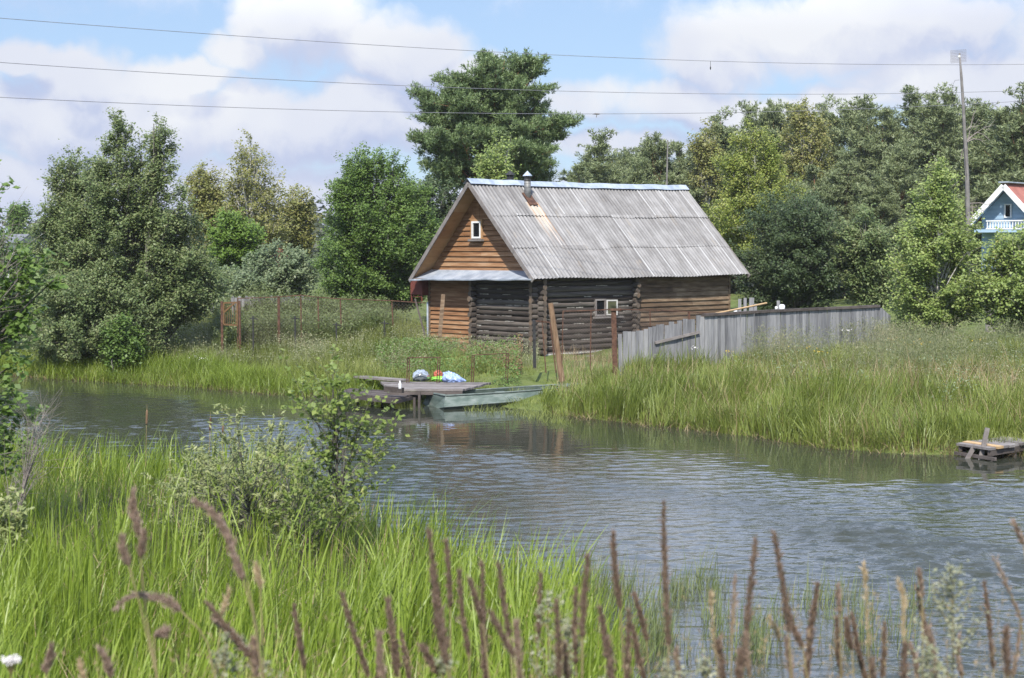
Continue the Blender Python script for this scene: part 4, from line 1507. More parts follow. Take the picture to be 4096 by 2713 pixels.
# pipe frames
for lab_, (xa, xb, yt, yb, Y, yt2) in (('thin rusty pipe frame standing on the landing stage', (1630, 1752, 1431, 1553, 45.3, 1430)), ('thin rusty pipe frame standing on the grassy bank behind the boat', (1889, 2027, 1421, 1516, 46.3, 1413))):
    A, B = at_y(xa, yt, Y), at_y(xb, yt2, Y)
    C_, D_ = at_y(xa - 4, yb, Y), at_y(xb - 6, yb, Y)
    zz0 = min(C_[2], zu if 'stage' in lab_ else 9)
    f_ = MB()
    for (a, b_) in ((A, np.array([*C_[:2], C_[2] - .1])), (B, np.array([*D_[:2], D_[2] - .1]))):
        f_.tube([b_, a], .014, 6); f_.tube([b_ + np.array([.055, 0, 0]), a + np.array([.055, 0, 0])], .014, 6)
    f_.tube([A, B + np.array([.055, 0, 0])], .014, 6)
    o = f_.build('pipe_frame', MT['rust'], None, base=C_)
    o.location = tuple(C_)
    tag(o, lab_, 'pipe frame', 'pipe frames by the landing stage')

# ================================================================== rowing boat
st_, bw = at_z(1748, 1630, 0), at_y(2245, 1533, 44.8)
bd_ = bw - st_; bl = np.hypot(bd_[0], bd_[1]) * 1.22
ang = math.atan2(bd_[1], bd_[0])
boat = thing('rowing_boat', 'flat bottomed green metal boat moored stern out beside the landing stage', 'boat', (st_[0], st_[1], 0), ang)
ns = 15
sec = []
for i, u in enumerate(np.linspace(0, 1, ns)):
    hw = .58 * (1 - max(0, (u - .5) / .5) ** 2.2 * .93)
    sheer = .32 + .10 * u ** 2
    kz = -.12 + .30 * max(0, u - .55) ** 1.4 + .12 * u
    x = -.18 * 0 + u * bl
    cz = kz + .18
    sec.append([(x, hw * .90, sheer), (x - .03 * (1 - u), hw * .94, sheer - .06), (x - .10 * (1 - u), hw * 1.06, cz), (x, hw * .74, kz), (x, -hw * .74, kz), (x - .10 * (1 - u), -hw * 1.06, cz), (x - .03 * (1 - u), -hw * .94, sheer - .06), (x, -hw * .90, sheer)])
sec = np.array(sec)
hb = MB(); hb.grid(sec)
hb.add(sec[0], [tuple(range(8))])
ins = sec * np.array([1, .94, 1]); ins[..., 2] = np.maximum(ins[..., 2], ins[..., 2] * 1) + np.where(ins[..., 2] < .2, .03, 0)
hb.grid(ins[1:, ::-1])
hb.build('hull', MT['boat'], boat)
gw = MB()
for sgn in (0, 7):
    gw.tube(sec[:, sgn] + np.array([0, 0, .012]), .026, 6)
    gw.tube(sec[:, 2 if sgn == 0 else 5] + np.array([0, .012 if sgn == 0 else -.012, 0]), .014, 6)
gw.tube([sec[0, 0] + np.array([0, 0, .012]), sec[0, 7] + np.array([0, 0, .012])], .03, 6)
gw.build('gunwale', MT['boat_in'], boat)
for u in (.06, .45, .72):
    s_ = MB()
    i = int(u * (ns - 1))
    hw = sec[i, 0, 1] * .93
    s_.box(u * bl - .12, u * bl + .14, -hw, hw, .26, .29)
    s_.build('thwart', MT['boat_in'], boat)
s_ = MB()
s_.add([sec[-4, 0] + np.array([0, 0, .03]), sec[-4, 7] + np.array([0, 0, .03]), sec[-1, 7] + np.array([0, 0, .03]), sec[-1, 0] + np.array([0, 0, .03])], [(0, 1, 2, 3)])
s_.build('foredeck', MT['boat'], boat)

# ================================================================== right landing stage
zr_ = .25
cn = [at_z(3829, 1772, zr_)[:2], at_z(3963, 1792, zr_)[:2]]
rn = nrm(np.array([.72, .69]))
cn += [cn[1] + rn * 5.5, cn[0] + rn * 5.5]
d2 = thing('small_jetty', 'narrow grey plank jetty reaching out of the reeds at the right edge', 'dock', (*((cn[0] + cn[1]) / 2), 0))
d2b = np.array(d2.location)
n_pl = 26
for kind, sel in (('deck_planks', lambda i: i != 1), ('new_plank', lambda i: i == 1)):
    mb = MB()
    for i in range(n_pl):
        if not sel(i):
            continue
        a0, a1 = 5.5 * i / n_pl, 5.5 * (i + 1) / n_pl - .012
        j = rr.uniform(-.012, .012); e = rr.uniform(-.035, .035, 2)
        sd_ = nrm(cn[1] - cn[0])
        p = [np.array([*(cn[0] + rn * a0 - sd_ * e[0]), zr_ + j]), np.array([*(cn[1] + rn * a0 + sd_ * e[1]), zr_ + j]), np.array([*(cn[1] + rn * a1 + sd_ * e[1]), zr_ + j]), np.array([*(cn[0] + rn * a1 - sd_ * e[0]), zr_ + j])]
        mb.add(p + [v - np.array([0, 0, .045]) for v in p], [(0, 1, 2, 3), (4, 7, 6, 5), (0, 4, 5, 1), (1, 5, 6, 2), (2, 6, 7, 3), (3, 7, 4, 0)])
    mb.build(kind, MT['grey_plank'] if kind == 'deck_planks' else MT['fresh_wood'], d2, base=d2b)
mb = MB()
sd_ = nrm(cn[1] - cn[0])
for k in (0, 1):
    c0 = cn[k] + (sd_ * .06 if k == 0 else -sd_ * .06)
    mb.beam((*(c0 + rn * .03), zr_ - .105), (*(c0 + rn * 5.4), zr_ - .095), .07, .11)
mb.beam((*(cn[0] - sd_ * .08 + rn * .02), zr_ - .20), (*(cn[1] + sd_ * .12 + rn * .02), zr_ - .20), .05, .06)
mb.build('bearer', MT['dark_plank'], d2, base=d2b)
for (px, py, zt, lean, mt, wd_) in [(3870, 1834, zr_ + .0, .14, 'grey_plank', .08), (3922, 1838, None, .2, 'grey_plank', .085)]:
    p = at_z(px, py, 0)
    q = at_y(3950, 1712, p[1]) if zt is None else p + np.array([.14, 0, zt - .02 + .02])
    dn = p - nrm(q - p) * .6
    mb = MB(); mb.beam(dn, q, wd_, .035, up=(0, 1, 0))
    mb.build('stake', MT[mt], d2, base=d2b)
for u, k in ((.12, 0), (.1, 1), (.95, 1), (3.0, 0), (3.0, 1)):
    c0 = cn[k] + rn * u + (sd_ * .1 if k == 0 else -sd_ * .1)
    mb = MB(); mb.tube([(*c0, -.7), (*c0, zr_ - .16)], .055, 8)
    mb.build('pile', MT['dark_plank'], d2, base=d2b)

# ================================================================== power lines
for lab_, pl in (('topmost overhead power wire crossing the sky', [(0, 73), (1211, 161), (2198, 221), (3288, 254), (4096, 258)]),
                 ('middle overhead power wire crossing the pine', [(0, 250), (1211, 324), (2198, 364), (3000, 376), (3500, 376), (4096, 363)]),
                 ('lowest overhead power wire, with a twig snagged on it', [(0, 390), (865, 426), (1678, 451), (2423, 457), (3288, 440), (4096, 405)])):
    q = np.array(pl, float)
    co = np.polyfit(q[:, 0] / 1000, q[:, 1], 3)
    xs_ = np.linspace(-1.2, 5.4, 60)
    P = np.array([at_y(x * 1000, np.polyval(co, x), 40 + 4.0 * x) for x in xs_])
    mb = MB(); mb.tube(P, .0075, 6)
    c0 = P[30]
    o = mb.build('power_wire', MT['wire'], None, base=c0)
    o.location = tuple(c0)
    tag(o, lab_, 'wire', 'overhead power wires')
    if 'topmost' in lab_:
        a = at_y(2842, np.polyval(co, 2.842), 40 + 4 * 2.842)
        mb = MB(); mb.tube([a, a - np.array([0, 0, .17])], .006, 5); mb.tube([a - np.array([0, 0, .15]), a - np.array([0, 0, .20]), a - np.array([0, 0, .26])], [.008, .022, .006], 7)
        o = mb.build('fishing_tackle', MT['soot'], None, base=a); o.location = tuple(a)
        tag(o, 'tiny lost fishing float dangling from the topmost wire', 'fishing float')
    if 'lowest' in lab_:
        a = at_y(2388, np.polyval(co, 2.388), 40 + 4 * 2.388)
        mb = MB(); mb.tube([a + np.array([-.13, 0, -.005]), a + np.array([-.05, 0, .0]), a + np.array([.04, 0, -.005]), a + np.array([.10, 0, .0])], [.008, .022, .02, .006], 7)
        mb.tube([a, a + np.array([-.02, 0, -.10])], .01, 5)
        o = mb.build('snagged_twig', MT['bark'], None, base=a); o.location = tuple(a)
        tag(o, 'small twig snagged on the lowest wire right of the pine', 'twig')
# ================================================================== blue house, mast, far buildings
bY = 78.0
ap = at_y(3998, 735, bY)
bh = thing('blue_house', 'blue boarded house with white bargeboards and a red roof, at the right edge', 'house', (ap[0] + 42 * bY / F, bY, gz(ap[0], bY)), R(-38))
s_px = bY / F
hz = lambda py: at_y(4000, py, bY)[2] - bh.location.z
hw = 138 * s_px
ez, rz_ = hz(885), hz(737)
mb = MB()
mb.add([(-hw + .25, 0, 0), (hw - .25, 0, 0), (hw - .25, 0, ez + .25), (0, 0, rz_ - .1), (-hw + .25, 0, ez + .25), (-hw + .25, 8, 0), (hw - .25, 8, 0), (hw - .25, 8, ez + .25), (0, 8, rz_ - .1), (-hw + .25, 8, ez + .25)],
       [(0, 1, 2, 3, 4), (5, 9, 8, 7, 6), (0, 4, 9, 5), (1, 6, 7, 2)])
bwall = mb.build('wall', MT['blue_wall'], bh)
mb = MB(); z = 0
while z < rz_ - .25:
    hx = hw - .26 if z < ez + .25 else (hw - .26) * (rz_ - .15 - z) / (rz_ - .15 - ez - .25)
    mb.box(-hx, hx, -.025, -.003, z, z + .015); z += .19
mb.build('board_seams', MT['blue_wall'], bwall)
for sg in (-1, 1):
    mb = MB()
    n = 60
    yy = np.linspace(-.75, 8.5, n * 4)
    w_ = .018 * np.sin(yy * 2 * math.pi / .2)
    P = np.stack([np.stack([np.full_like(yy, sg * (hw + .12) * f), yy, rz_ + .02 + (ez - .08 - rz_) * f + w_], -1) for f in (0, .33, .66, 1)])
    mb.grid(P)
    mb.build('roof', MT['red_roof'], bh, True)
    mb = MB()
    mb.beam((0, -.76, rz_ - .10), (sg * (hw + .12), -.76, ez - .20), .04, .24)
    mb.build('bargeboard', MT['white'], bh)
    mb = MB()
    mb.add([(0, -.72, rz_ - .03), (0, .0, rz_ - .03), (sg * (hw + .1), 0, ez - .12), (sg * (hw + .1), -.72, ez - .12)], [(0, 1, 2, 3)])
    mb.build('soffit', MT['blue_wall'], bh)
mb = MB(); mb.beam((0, -.8, rz_ + .07), (0, 8.5, rz_ + .07), .42, .05); mb.build('ridge_cap', MT['zinc'], bh)
x0, z0, x1, z1 = 4025, 870, 4047, 818
lx = lambda px: (px - 4040) * s_px / .80
lxb = lambda px: (px - 3985) * s_px / .80
win = MB()
for a, b_, c_, d_ in ((lx(4023), lx(4028), hz(872), hz(816)), (lx(4043), lx(4048), hz(872), hz(816)), (lx(4028), lx(4043), hz(872), hz(867)), (lx(4028), lx(4043), hz(821), hz(816))):
    win.box(a, b_, -.07, -.01, c_, d_)
wo = win.build('window', MT['white'], bh)
MB().box(lx(4028), lx(4043), -.05, -.02, hz(867), hz(821)).build('pane', MT['glass'], wo)
bal = MB()
k = lxb(3936)
while k < hw - .2:
    bal.box(k, k + .045, -.90, -.87, hz(915), hz(886)); k += .13
bal.box(lxb(3934), hw - .2, -.93, -.84, hz(887), hz(882))
bal.box(lxb(3934), hw - .2, -.93, -.84, hz(918), hz(913))
bal.build('balcony_railing', MT['white'], bh)
MB().box(-hw + .25, hw - .25, -.92, -.03, hz(930), hz(918)).build('balcony', MT['blue_wall'], bh)

# antenna mast
mY = 68.0
xb = px_x(3874, mY)
mst = thing('antenna_mast', 'tall thin wooden mast with a mesh aerial on top, beside the blue house', 'mast', (xb, mY, gz(xb, mY)))
m0 = np.array(mst.location)
pts_ = [np.array([xb, mY, m0[2] - .2])] + [at_y(px, py, mY) for px, py in ((3873, 880), (3868, 700), (3860, 560), (3853, 420), (3845, 300), (3838, 212))]
mb = MB(); mb.tube(pts_, [.10, .095, .085, .07, .06, .05, .028], 8)
mb.build('pole', MT['mast'], mst, True, base=m0)
gm = MB()
a, b_, c_, d_ = at_y(3805, 202, mY), at_y(3867, 197, mY), at_y(3867, 246, mY), at_y(3806, 252, mY)
for t_ in np.linspace(0, 1, 15):
    gm.tube([a + (b_ - a) * t_ + np.array([0, .1, 0]), d_ + (c_ - d_) * t_ + np.array([0, .1, 0])], .0035, 4)
for t_ in np.linspace(0, 1, 9):
    gm.tube([a + (d_ - a) * t_ + np.array([0, .1, 0]), b_ + (c_ - b_) * t_ + np.array([0, .1, 0])], .0035, 4)
aer = gm.build('aerial', MT['net'], mst, base=m0)
s_ = MB(); c0 = at_y(3837, 226, mY); s_.lathe([(.001, -.05), (.05, -.04), (.05, .04), (.001, .05)], 8, c0)
s_.build('amplifier', MT['white'], aer, base=m0)
cb_ = MB(); cb_.tube([at_y(3838, 320, mY), at_y(3820, 322, mY - .1), at_y(3811, 340, mY - .1), at_y(3812, 380, mY - .1), at_y(3818, 430, mY), at_y(3845, 470, mY), at_y(3868, 720, mY - .1)], .006, 5)
cb_.build('cable', MT['soot'], mst, base=m0)
# slim second pole far behind the ridge
sY = 84.0
xb = px_x(2668, sY)
mb = MB(); mb.tube([(xb, sY, gz(xb, sY)), at_y(2667, 740, sY), at_y(2671, 560, sY)], [.05, .045, .03], 7)
o = mb.build('slim_pole', MT['mast'], None, base=(xb, sY, gz(xb, sY))); o.location = (xb, sY, gz(xb, sY))
tag(o, 'slim pale pole rising behind the roof ridge of the log house', 'pole')

# dead tree by the mast
dY_ = 72.0
xb = px_x(3880, dY_)
dt = thing('dead_tree', 'bare dead grey tree with spreading branches beside the antenna mast', 'tree', (xb, dY_, gz(xb, dY_)))
m0 = np.array(dt.location)
mb = MB(); mb.tube([m0, at_y(3872, 760, dY_), at_y(3866, 580, dY_), at_y(3858, 500, dY_)], [.09, .075, .05, .015], 7)
mb.build('trunk', MT['dead'], dt, base=m0)
mb = MB()
for pl in ([(3866, 600), (3880, 520), (3893, 462), (3903, 440)], [(3866, 566), (3900, 535), (3940, 510), (3960, 505)], [(3866, 560), (3910, 530), (3935, 540), (3960, 562)], [(3868, 520), (3885, 508), (3910, 510)], [(3868, 580), (3850, 600), (3842, 640)], [(3866, 570), (3895, 555), (3945, 565)],
           [(3874, 815), (3920, 812), (3960, 822)], [(3874, 830), (3910, 830), (3935, 845)], [(3890, 880), (3888, 820), (3886, 795)]):
    P = [at_y(x, y, dY_ + rr.uniform(-.2, .2)) for x, y in pl]
    mb.tube(P, np.linspace(.032, .008, len(P)), 5)
    for k in range(4):
        i = rr.integers(0, len(P) - 1); q = P[i] + (P[i + 1] - P[i]) * rr.random()
        mb.tube([q, q + np.array([rr.uniform(-.1, .5), rr.uniform(-.2, .2), rr.uniform(-.2, .4)])], [.008, .004], 3)
mb.build('branches', MT['dead'], dt, base=m0)

# brick building beyond the left trees
kY = 92.0
c0 = at_y(1095, 905, kY)
bk = thing('brick_building', 'red brick building glimpsed between the birch and the bushes', 'building', (c0[0], kY, gz(c0[0], kY)))
k0 = np.array(bk.location)
mb = MB(); hw = 40 * kY / F
mb.box(-hw - .1, hw + .3, 0, 3, 0, at_y(1095, 930, kY)[2] - k0[2])
mb.build('wall', MT['brick'], bk)
mb = MB()
zt_, ze_ = at_y(1095, 905, kY)[2] - k0[2], at_y(1095, 930, kY)[2] - k0[2]
mb.add([(-hw - .2, -.2, ze_), (hw + .5, -.2, ze_), (hw + .5, 3.2, ze_), (-hw - .2, 3.2, ze_), (-hw + .3, 1.5, zt_), (hw, 1.5, zt_)], [(0, 1, 5, 4), (1, 2, 5), (2, 3, 4, 5), (3, 0, 4), (0, 3, 2, 1)])
mb.build('roof', MT['brick'], bk)
# white shed beyond the left edge
kY = 96.0
c0 = at_y(20, 960, kY)
ws = thing('white_shed', 'white shed glimpsed behind the trees at the left edge', 'shed', (c0[0], kY, gz(c0[0], kY)))
zt_ = at_y(20, 972, kY)[2] - ws.location.z
mb = MB(); mb.box(-2.2, .5, 0, 4, 0, zt_); mb.build('wall', MT['white'], ws)
mb = MB(); mb.add([(-2.5, -.3, zt_), (.8, -.3, zt_), (.8, 4.3, zt_), (-2.5, 4.3, zt_), (-2.5, 2, zt_ + .5), (.8, 2, zt_ + .5)], [(0, 1, 5, 4), (2, 3, 4, 5), (0, 4, 3), (1, 2, 5), (0, 3, 2, 1)])
mb.build('roof', MT['pipe'], ws)
# pale metal fence behind the right birches
kY = 62.0
c0 = at_y(4030, 1300, kY)
mf = thing('metal_fence', 'pale grey sheet metal fence glimpsed behind the young birches on the right', 'fence', (c0[0], kY, gz(c0[0], kY)))
m0 = np.array(mf.location)
xs_ = np.linspace(px_x(3950, kY), px_x(4300, kY), 160)
wv_ = .015 * np.sin(xs_ * 2 * math.pi / .12)
zt_ = at_y(4030, 1205, kY)[2]
mb = MB(); mb.grid(np.stack([np.stack([xs_, kY + wv_, np.full_like(xs_, m0[2] - .1)], -1), np.stack([xs_, kY + wv_, np.full_like(xs_, zt_)], -1)]))
mb.build('sheet_panel', MT['grey_plank'], mf, base=m0)
mb = MB(); mb.beam((xs_[0], kY + .06, zt_ - .2), (xs_[-1], kY + .06, zt_ - .2), .05, .06)
for x in np.linspace(xs_[0], xs_[-1], 4):
    mb.beam((x, kY + .09, m0[2] - .2), (x, kY + .09, zt_), .06, .06, up=(0, 1, 0))
mb.build('fence_frame', MT['pipe'], mf, base=m0)
# ================================================================== trees beyond the river
# the alder clump on the left bank: several trees
AG = 'alders on the left bank'
broadleaf('alder_tree', 'tallest grey green alder, the middle one of the clump on the left bank', 'tree',
          [(428, 470, 495), (470, 425, 540), (540, 390, 590), (640, 330, 640), (760, 270, 690), (900, 240, 720), (1040, 230, 740), (1180, 260, 740), (1320, 330, 700)], 55.2, 520,
          130, 12, 60, .088, MT['alder'], MT['bark'], AG, stems=3, trunk_r=.09, start=(.4, .85), rmin=.45, twig=.26, sigma=.085)
broadleaf('alder_tree', 'slender sparse topped alder at the right side of the alder clump', 'tree',
          [(415, 610, 640), (460, 595, 690), (540, 590, 715), (640, 590, 770), (760, 560, 790), (900, 560, 800), (1000, 560, 830), (1120, 560, 860), (1230, 570, 830)], 54.8, 612,
          66, 11, 44, .088, MT['alder'], MT['bark'], AG, stems=2, trunk_r=.08, start=(.45, .88), rmin=.35, twig=.24, sigma=.085)
broadleaf('alder_tree', 'rounded alder on the left shoulder of the alder clump', 'tree',
          [(590, 260, 350), (640, 215, 400), (720, 180, 440), (840, 140, 460), (980, 120, 460), (1120, 110, 440), (1260, 120, 420), (1370, 150, 380)], 56.2, 300,
          110, 12, 58, .088, MT['alder'], MT['bark'], AG, stems=2, trunk_r=.08, start=(.35, .8), rmin=.45, twig=.26, sigma=.085)
broadleaf('alder_bush', 'low spreading alder at the foot of the clump, hanging over the water', 'bush',
          [(1050, 250, 480), (1120, 160, 620), (1220, 90, 700), (1320, 80, 720), (1390, 110, 690), (1435, 160, 640)], 54.4, 420,
          110, 12, 58, .088, MT['alder'], MT['bark'], AG, stems=3, trunk_r=.06, start=(.1, .5), rmin=.5, twig=.28, sigma=.085)
broadleaf('alder_bush', 'small alder leaning out at the right foot of the clump', 'bush',
          [(960, 640, 800), (1040, 620, 880), (1130, 630, 900), (1210, 660, 880), (1260, 690, 840)], 55.2, 640,
          60, 11, 50, .088, MT['alder'], MT['bark'], AG, stems=1, trunk_r=.05, start=(.2, .6), rmin=.4, twig=.3, sigma=.085)
broadleaf('green_bush', 'small bright green bush under the alders at the water edge', 'bush',
          [(1270, 440, 520), (1310, 405, 560), (1370, 400, 600), (1420, 410, 590), (1455, 430, 560)], 52.4, 500,
          34, 10, 34, .10, MT['bush'], MT['bark'], None, stems=3, trunk_r=.03, start=(.1, .5), twig=.32, sigma=.07)
broadleaf('leafy_bush', 'shaded leafy bush filling the far left bank beyond the near branches', 'bush',
          [(905, -40, 60), (960, -120, 150), (1100, -160, 190), (1250, -140, 180), (1380, -100, 140)], 57.5, 20,
          60, 11, 36, .115, MT['bush'], MT['bark'], None, stems=3, trunk_r=.06, start=(.1, .6), twig=.3)
# birch and shrubs behind
broadleaf('birch_tree', 'tall yellowish weeping birch right of the alder clump', 'tree',
          [(482, 990, 1050), (530, 915, 1090), (610, 890, 1120), (700, 890, 1150), (800, 880, 1170), (900, 890, 1190), (980, 900, 1190)], 80.0, 1000,
          78, 10, 20, .12, MT['birch'], MT['birch_bark'], None, trunk_r=.10, start=(.4, .85), rmin=.3, twig=.30, sag=.10, tw_up=-.55, sigma=.11, droop=.4, aspect=.6)
broadleaf('birch_tree', 'lower bushy birch between the alders and the tall birch', 'tree',
          [(635, 790, 850), (690, 760, 890), (780, 740, 930), (880, 740, 960), (980, 760, 950)], 82.0, 850,
          60, 10, 34, .13, MT['birch'], MT['birch_bark'], None, trunk_r=.08, start=(.3, .8), rmin=.35, twig=.3, tw_up=-.1, sigma=.11)
broadleaf('birch_tree', 'small dull birch right of the tall weeping birch', 'tree',
          [(720, 1130, 1200), (780, 1110, 1250), (880, 1100, 1270), (980, 1110, 1280)], 83.0, 1190,
          50, 10, 32, .13, MT['birch'], MT['birch_bark'], None, trunk_r=.07, start=(.3, .8), rmin=.35, twig=.3, tw_up=-.1, sigma=.11)
broadleaf('round_bush', 'rounded bright green bush in front of the weeping birch', 'bush',
          [(850, 870, 990), (890, 835, 1035), (950, 815, 1060), (1020, 820, 1060), (1080, 850, 1020)], 70.0, 930,
          50, 11, 36, .12, MT['bright_bush'], MT['bark'], None, stems=3, trunk_r=.05, start=(.2, .6), twig=.28)
broadleaf('willow_bush', 'grey green willow thicket below the birch, behind the chain link fence', 'bush',
          [(985, 1050, 1190), (1020, 960, 1260), (1070, 890, 1290), (1130, 860, 1300), (1200, 860, 1290)], 66.0, 1080,
          75, 11, 36, .115, MT['willow_grey'], MT['bark'], None, stems=4, trunk_r=.05, start=(.1, .5), twig=.3)
broadleaf('bushy_tree', 'dense leafy green tree left of the log house', 'tree',
          [(575, 1440, 1560), (620, 1370, 1620), (700, 1310, 1690), (790, 1275, 1760), (880, 1255, 1790), (980, 1250, 1790), (1080, 1255, 1760), (1170, 1270, 1730), (1220, 1300, 1700)], 63.0, 1500,
          200, 13, 56, .095, MT['bush'], MT['bark'], None, stems=4, trunk_r=.09, start=(.25, .75), rmin=.5, twig=.26, tw_up=.75, sigma=.085, bulge=.05)
broadleaf('distant_tree', 'small round tree top far away at the left edge of the sky', 'tree',
          [(822, 55, 100), (845, 45, 115), (880, 45, 120), (960, 50, 120)], 150.0, 78, 26, 9, 26, .24, MT['bush'], MT['bark'], None, twig=.4, sigma=.2)


def pine(name, label, rows, Y, base_px, nl, ntw, nsh, blen, bw, nblade, mt, sigma, group=None, parts=('trunk', 'crown'), **kw):
    Z, X, Rd = outline(rows, Y)
    bx = px_x(base_px, Y)
    base = np.array([bx, Y, gz(bx, Y) - .05])
    g = grow(Z, X, Rd, Y, base, nl, ntw, **kw)
    t = thing(name, label, 'tree', base, 0, group)
    vq(parts[0], offset(wood(g, .012), base), MT['pine_bark'], t, True)
    vq(parts[1], offset([pine_parts(g, nsh, sigma, nblade, blen, bw)], base), mt, t)
    return t


# the great pine behind the house, leaning fork
pine('pine_tree', 'great broad crowned pine towering behind the roof of the log house',
     [(170, 2030, 2150), (200, 1990, 2175), (235, 1840, 2185), (300, 1690, 2195), (340, 1655, 2230), (420, 1650, 2280), (470, 1665, 2305), (540, 1625, 2270), (575, 1610, 2290), (610, 1625, 2295), (660, 1655, 2260), (730, 1720, 2230)], 74.0, 1905,
     130, 11, 24, .15, .034, 9, MT['pine'], np.array([.12, .12, .055]), stems=3, trunk_r=.20, start=(.66, .92), rmin=.38, twig=.26, bulge=.03, sag=.0, flat=.22, tw_up=.20, depth=.95, tiers=10)
broadleaf('birch_tree', 'slim green birch in front of the great pine, behind the roof ridge', 'tree',
          [(535, 1985, 2010), (580, 1945, 2050), (650, 1915, 2060), (730, 1900, 2070), (850, 1900, 2080)], 66.5, 1990,
          50, 10, 32, .105, MT['birch_near'], MT['birch_bark'], None, trunk_r=.06, start=(.4, .85), rmin=.3, twig=.3)
broadleaf('leafy_bush', 'low dark leafy bush behind the left roof slope', 'bush',
          [(700, 1640, 1760), (760, 1600, 1850), (860, 1580, 1880), (980, 1600, 1880)], 69.0, 1740,
          50, 10, 34, .12, MT['dark_bush'], MT['bark'], None, stems=2, trunk_r=.07)

# forest pines: a few meshes, shared
PV = []
for k in range(4):
    Z = np.array([0, .8, 2.0, 4.0, 6.5, 8.5, 9.6, 10.4])
    Rd = np.array([1.0, 1.9, 2.3, 2.2, 1.75, 1.1, .6, .12]) * (1 + .12 * k)
    X = .15 * np.sin(Z * .8 + k)
    g = grow(Z, X, Rd, 0.0, np.array([0, 0, -.3]), 105, 9, start=(.60, .93), rmin=.3, twig=.30, bulge=-.02, sag=-.08, flat=.35, tw_up=.35, trunk_r=.13, depth=1.0, tiers=13)
    PV.append((quads_mesh('forest_pine_trunk', *[np.concatenate(x) if i == 0 else x for i, x in enumerate([(lambda pr: ([p[0] for p in pr], np.concatenate([p[1] + n for p, n in zip(pr, np.cumsum([0] + [len(p[0]) for p in pr[:-1]]))])))(wood(g, .012, 6, False))][0])], True),
               quads_mesh('forest_pine_crown', *pine_parts(g, 13, np.array([.13, .13, .07]), 8, .21, .05))))
for a, b_ in PV:
    a.materials.append(MT['pine_bark']); b_.materials.append(MT['pine_far'])
PG = 'forest pines behind the house'
PINES = [  # px, top py, Y, width factor, variant, label
    (2385, 535, 98, 1.25, 0, 'rounded pine right of the great pine, behind the ridge cap'),
    (2455, 610, 104, 1.0, 1, 'shorter pine behind the slim pole and the ridge'),
    (2620, 530, 100, 1.1, 2, 'pine with a spiky top just left of the slim pole'),
    (2715, 548, 106, 1.0, 3, 'narrow pine just right of the slim pole'),
    (2890, 455, 104, 1.15, 1, 'pine half hidden by the yellow green birch on its left'),
    (3015, 428, 110, 1.0, 0, 'pine peeping over the yellow green birch near its tip'),
    (3090, 405, 108, .95, 2, 'pointed pine right above the yellow green birch'),
    (3165, 402, 114, .95, 3, 'pine between the pointed pine and the faded birch'),
    (3310, 410, 110, 1.0, 1, 'pine just right of the faded forest birch'),
    (3440, 388, 104, 1.15, 2, 'tall dense pine in the middle of the right hand forest'),
    (3380, 600, 92, 1.2, 0, 'lower near pine standing before the tall dense pine'),
    (3520, 420, 102, 1.05, 3, 'pine right of the tall dense pine, twin topped'),
    (3660, 375, 104, 1.2, 0, 'broad pine left of the antenna mast'),
    (3610, 560, 90, 1.2, 2, 'lower full pine between the young birch and the broad pine'),
    (3755, 372, 98, 1.15, 1, 'darker pine close against the left side of the antenna mast'),
    (3800, 362, 110, .8, 3, 'narrow pine tip rising just left of the antenna mast'),
    (3900, 400, 106, 1.15, 2, 'pine behind the dead tree, right of the mast'),
    (3970, 480, 96, 1.2, 0, 'low pine above the ridge of the blue house'),
    (4080, 375, 88, 1.35, 1, 'big dark pine cut by the right edge of the view'),
    (4180, 470, 92, 1.2, 3, 'pine beyond the right edge behind the blue house'),
    (3260, 640, 94, 1.2, 3, 'low pine showing above the dark round bush'),
    (3500, 690, 86, 1.25, 1, 'nearest low pine left of the young birch top'),
    (2540, 640, 92, 1.1, 0, 'low pine showing just over the middle of the ridge'),
    (2325, 640, 92, 1.0, 3, 'low pine at the foot of the great pine on its right'),
    (2505, 585, 108, 1.2, 2, 'bushy pine filling the gap left of the slim pole'),
    (2575, 575, 112, 1.1, 1, 'farther pine close behind the spiky one by the slim pole'),
    (2860, 540, 112, 1.1, 0, 'farther pine behind the left edge of the yellow green birch'),
    (3560, 470, 114, 1.2, 0, 'far pine filling the notch left of the twin topped pine'),
    (3850, 470, 114, 1.2, 3, 'far pine directly behind the antenna mast'),
    (3245, 450, 116, 1.2, 2, 'far pine behind the faded forest birch'),
    (2790, 620, 100, 1.1, 2, 'pine at the far end of the ridge, left of the birch'),
]
for i, (px, pt, Y, wf, v, lab_) in enumerate(PINES):
    x = px_x(px, Y)
    zb = gz(x, Y)
    h = at_y(px, pt + 42, Y)[2] - zb
    s = h / 10.4
    t = thing('forest_pine', lab_, 'tree', (x, Y, zb), rr.uniform(0, 6.28), PG)
    t.scale = (s * wf * 1.1, s * wf * 1.1, s)
    for nm, me in zip(('trunk', 'crown'), PV[v]):
        o = bpy.data.objects.new(nm, me)
        COL.objects.link(o)
        o.parent = t
broadleaf('birch_tree', 'faded yellowish birch among the forest pines', 'tree',
          [(392, 3190, 3260), (440, 3140, 3300), (520, 3110, 3320), (620, 3100, 3330), (740, 3110, 3330)], 98.0, 3220,
          60, 9, 30, .15, MT['birch'], MT['birch_bark'], None, trunk_r=.09, start=(.4, .85), rmin=.3, twig=.3, tw_up=-.4, droop=.3, sigma=.12)
broadleaf('birch_tree', 'pale feathery birch at the left end of the forest', 'tree',
          [(485, 2800, 2850), (540, 2765, 2880), (640, 2750, 2890), (740, 2750, 2890)], 99.0, 2820,
          40, 9, 28, .15, MT['birch'], MT['birch_bark'], None, trunk_r=.07, start=(.4, .85), rmin=.3, twig=.3, tw_up=-.4, droop=.3, sigma=.12)
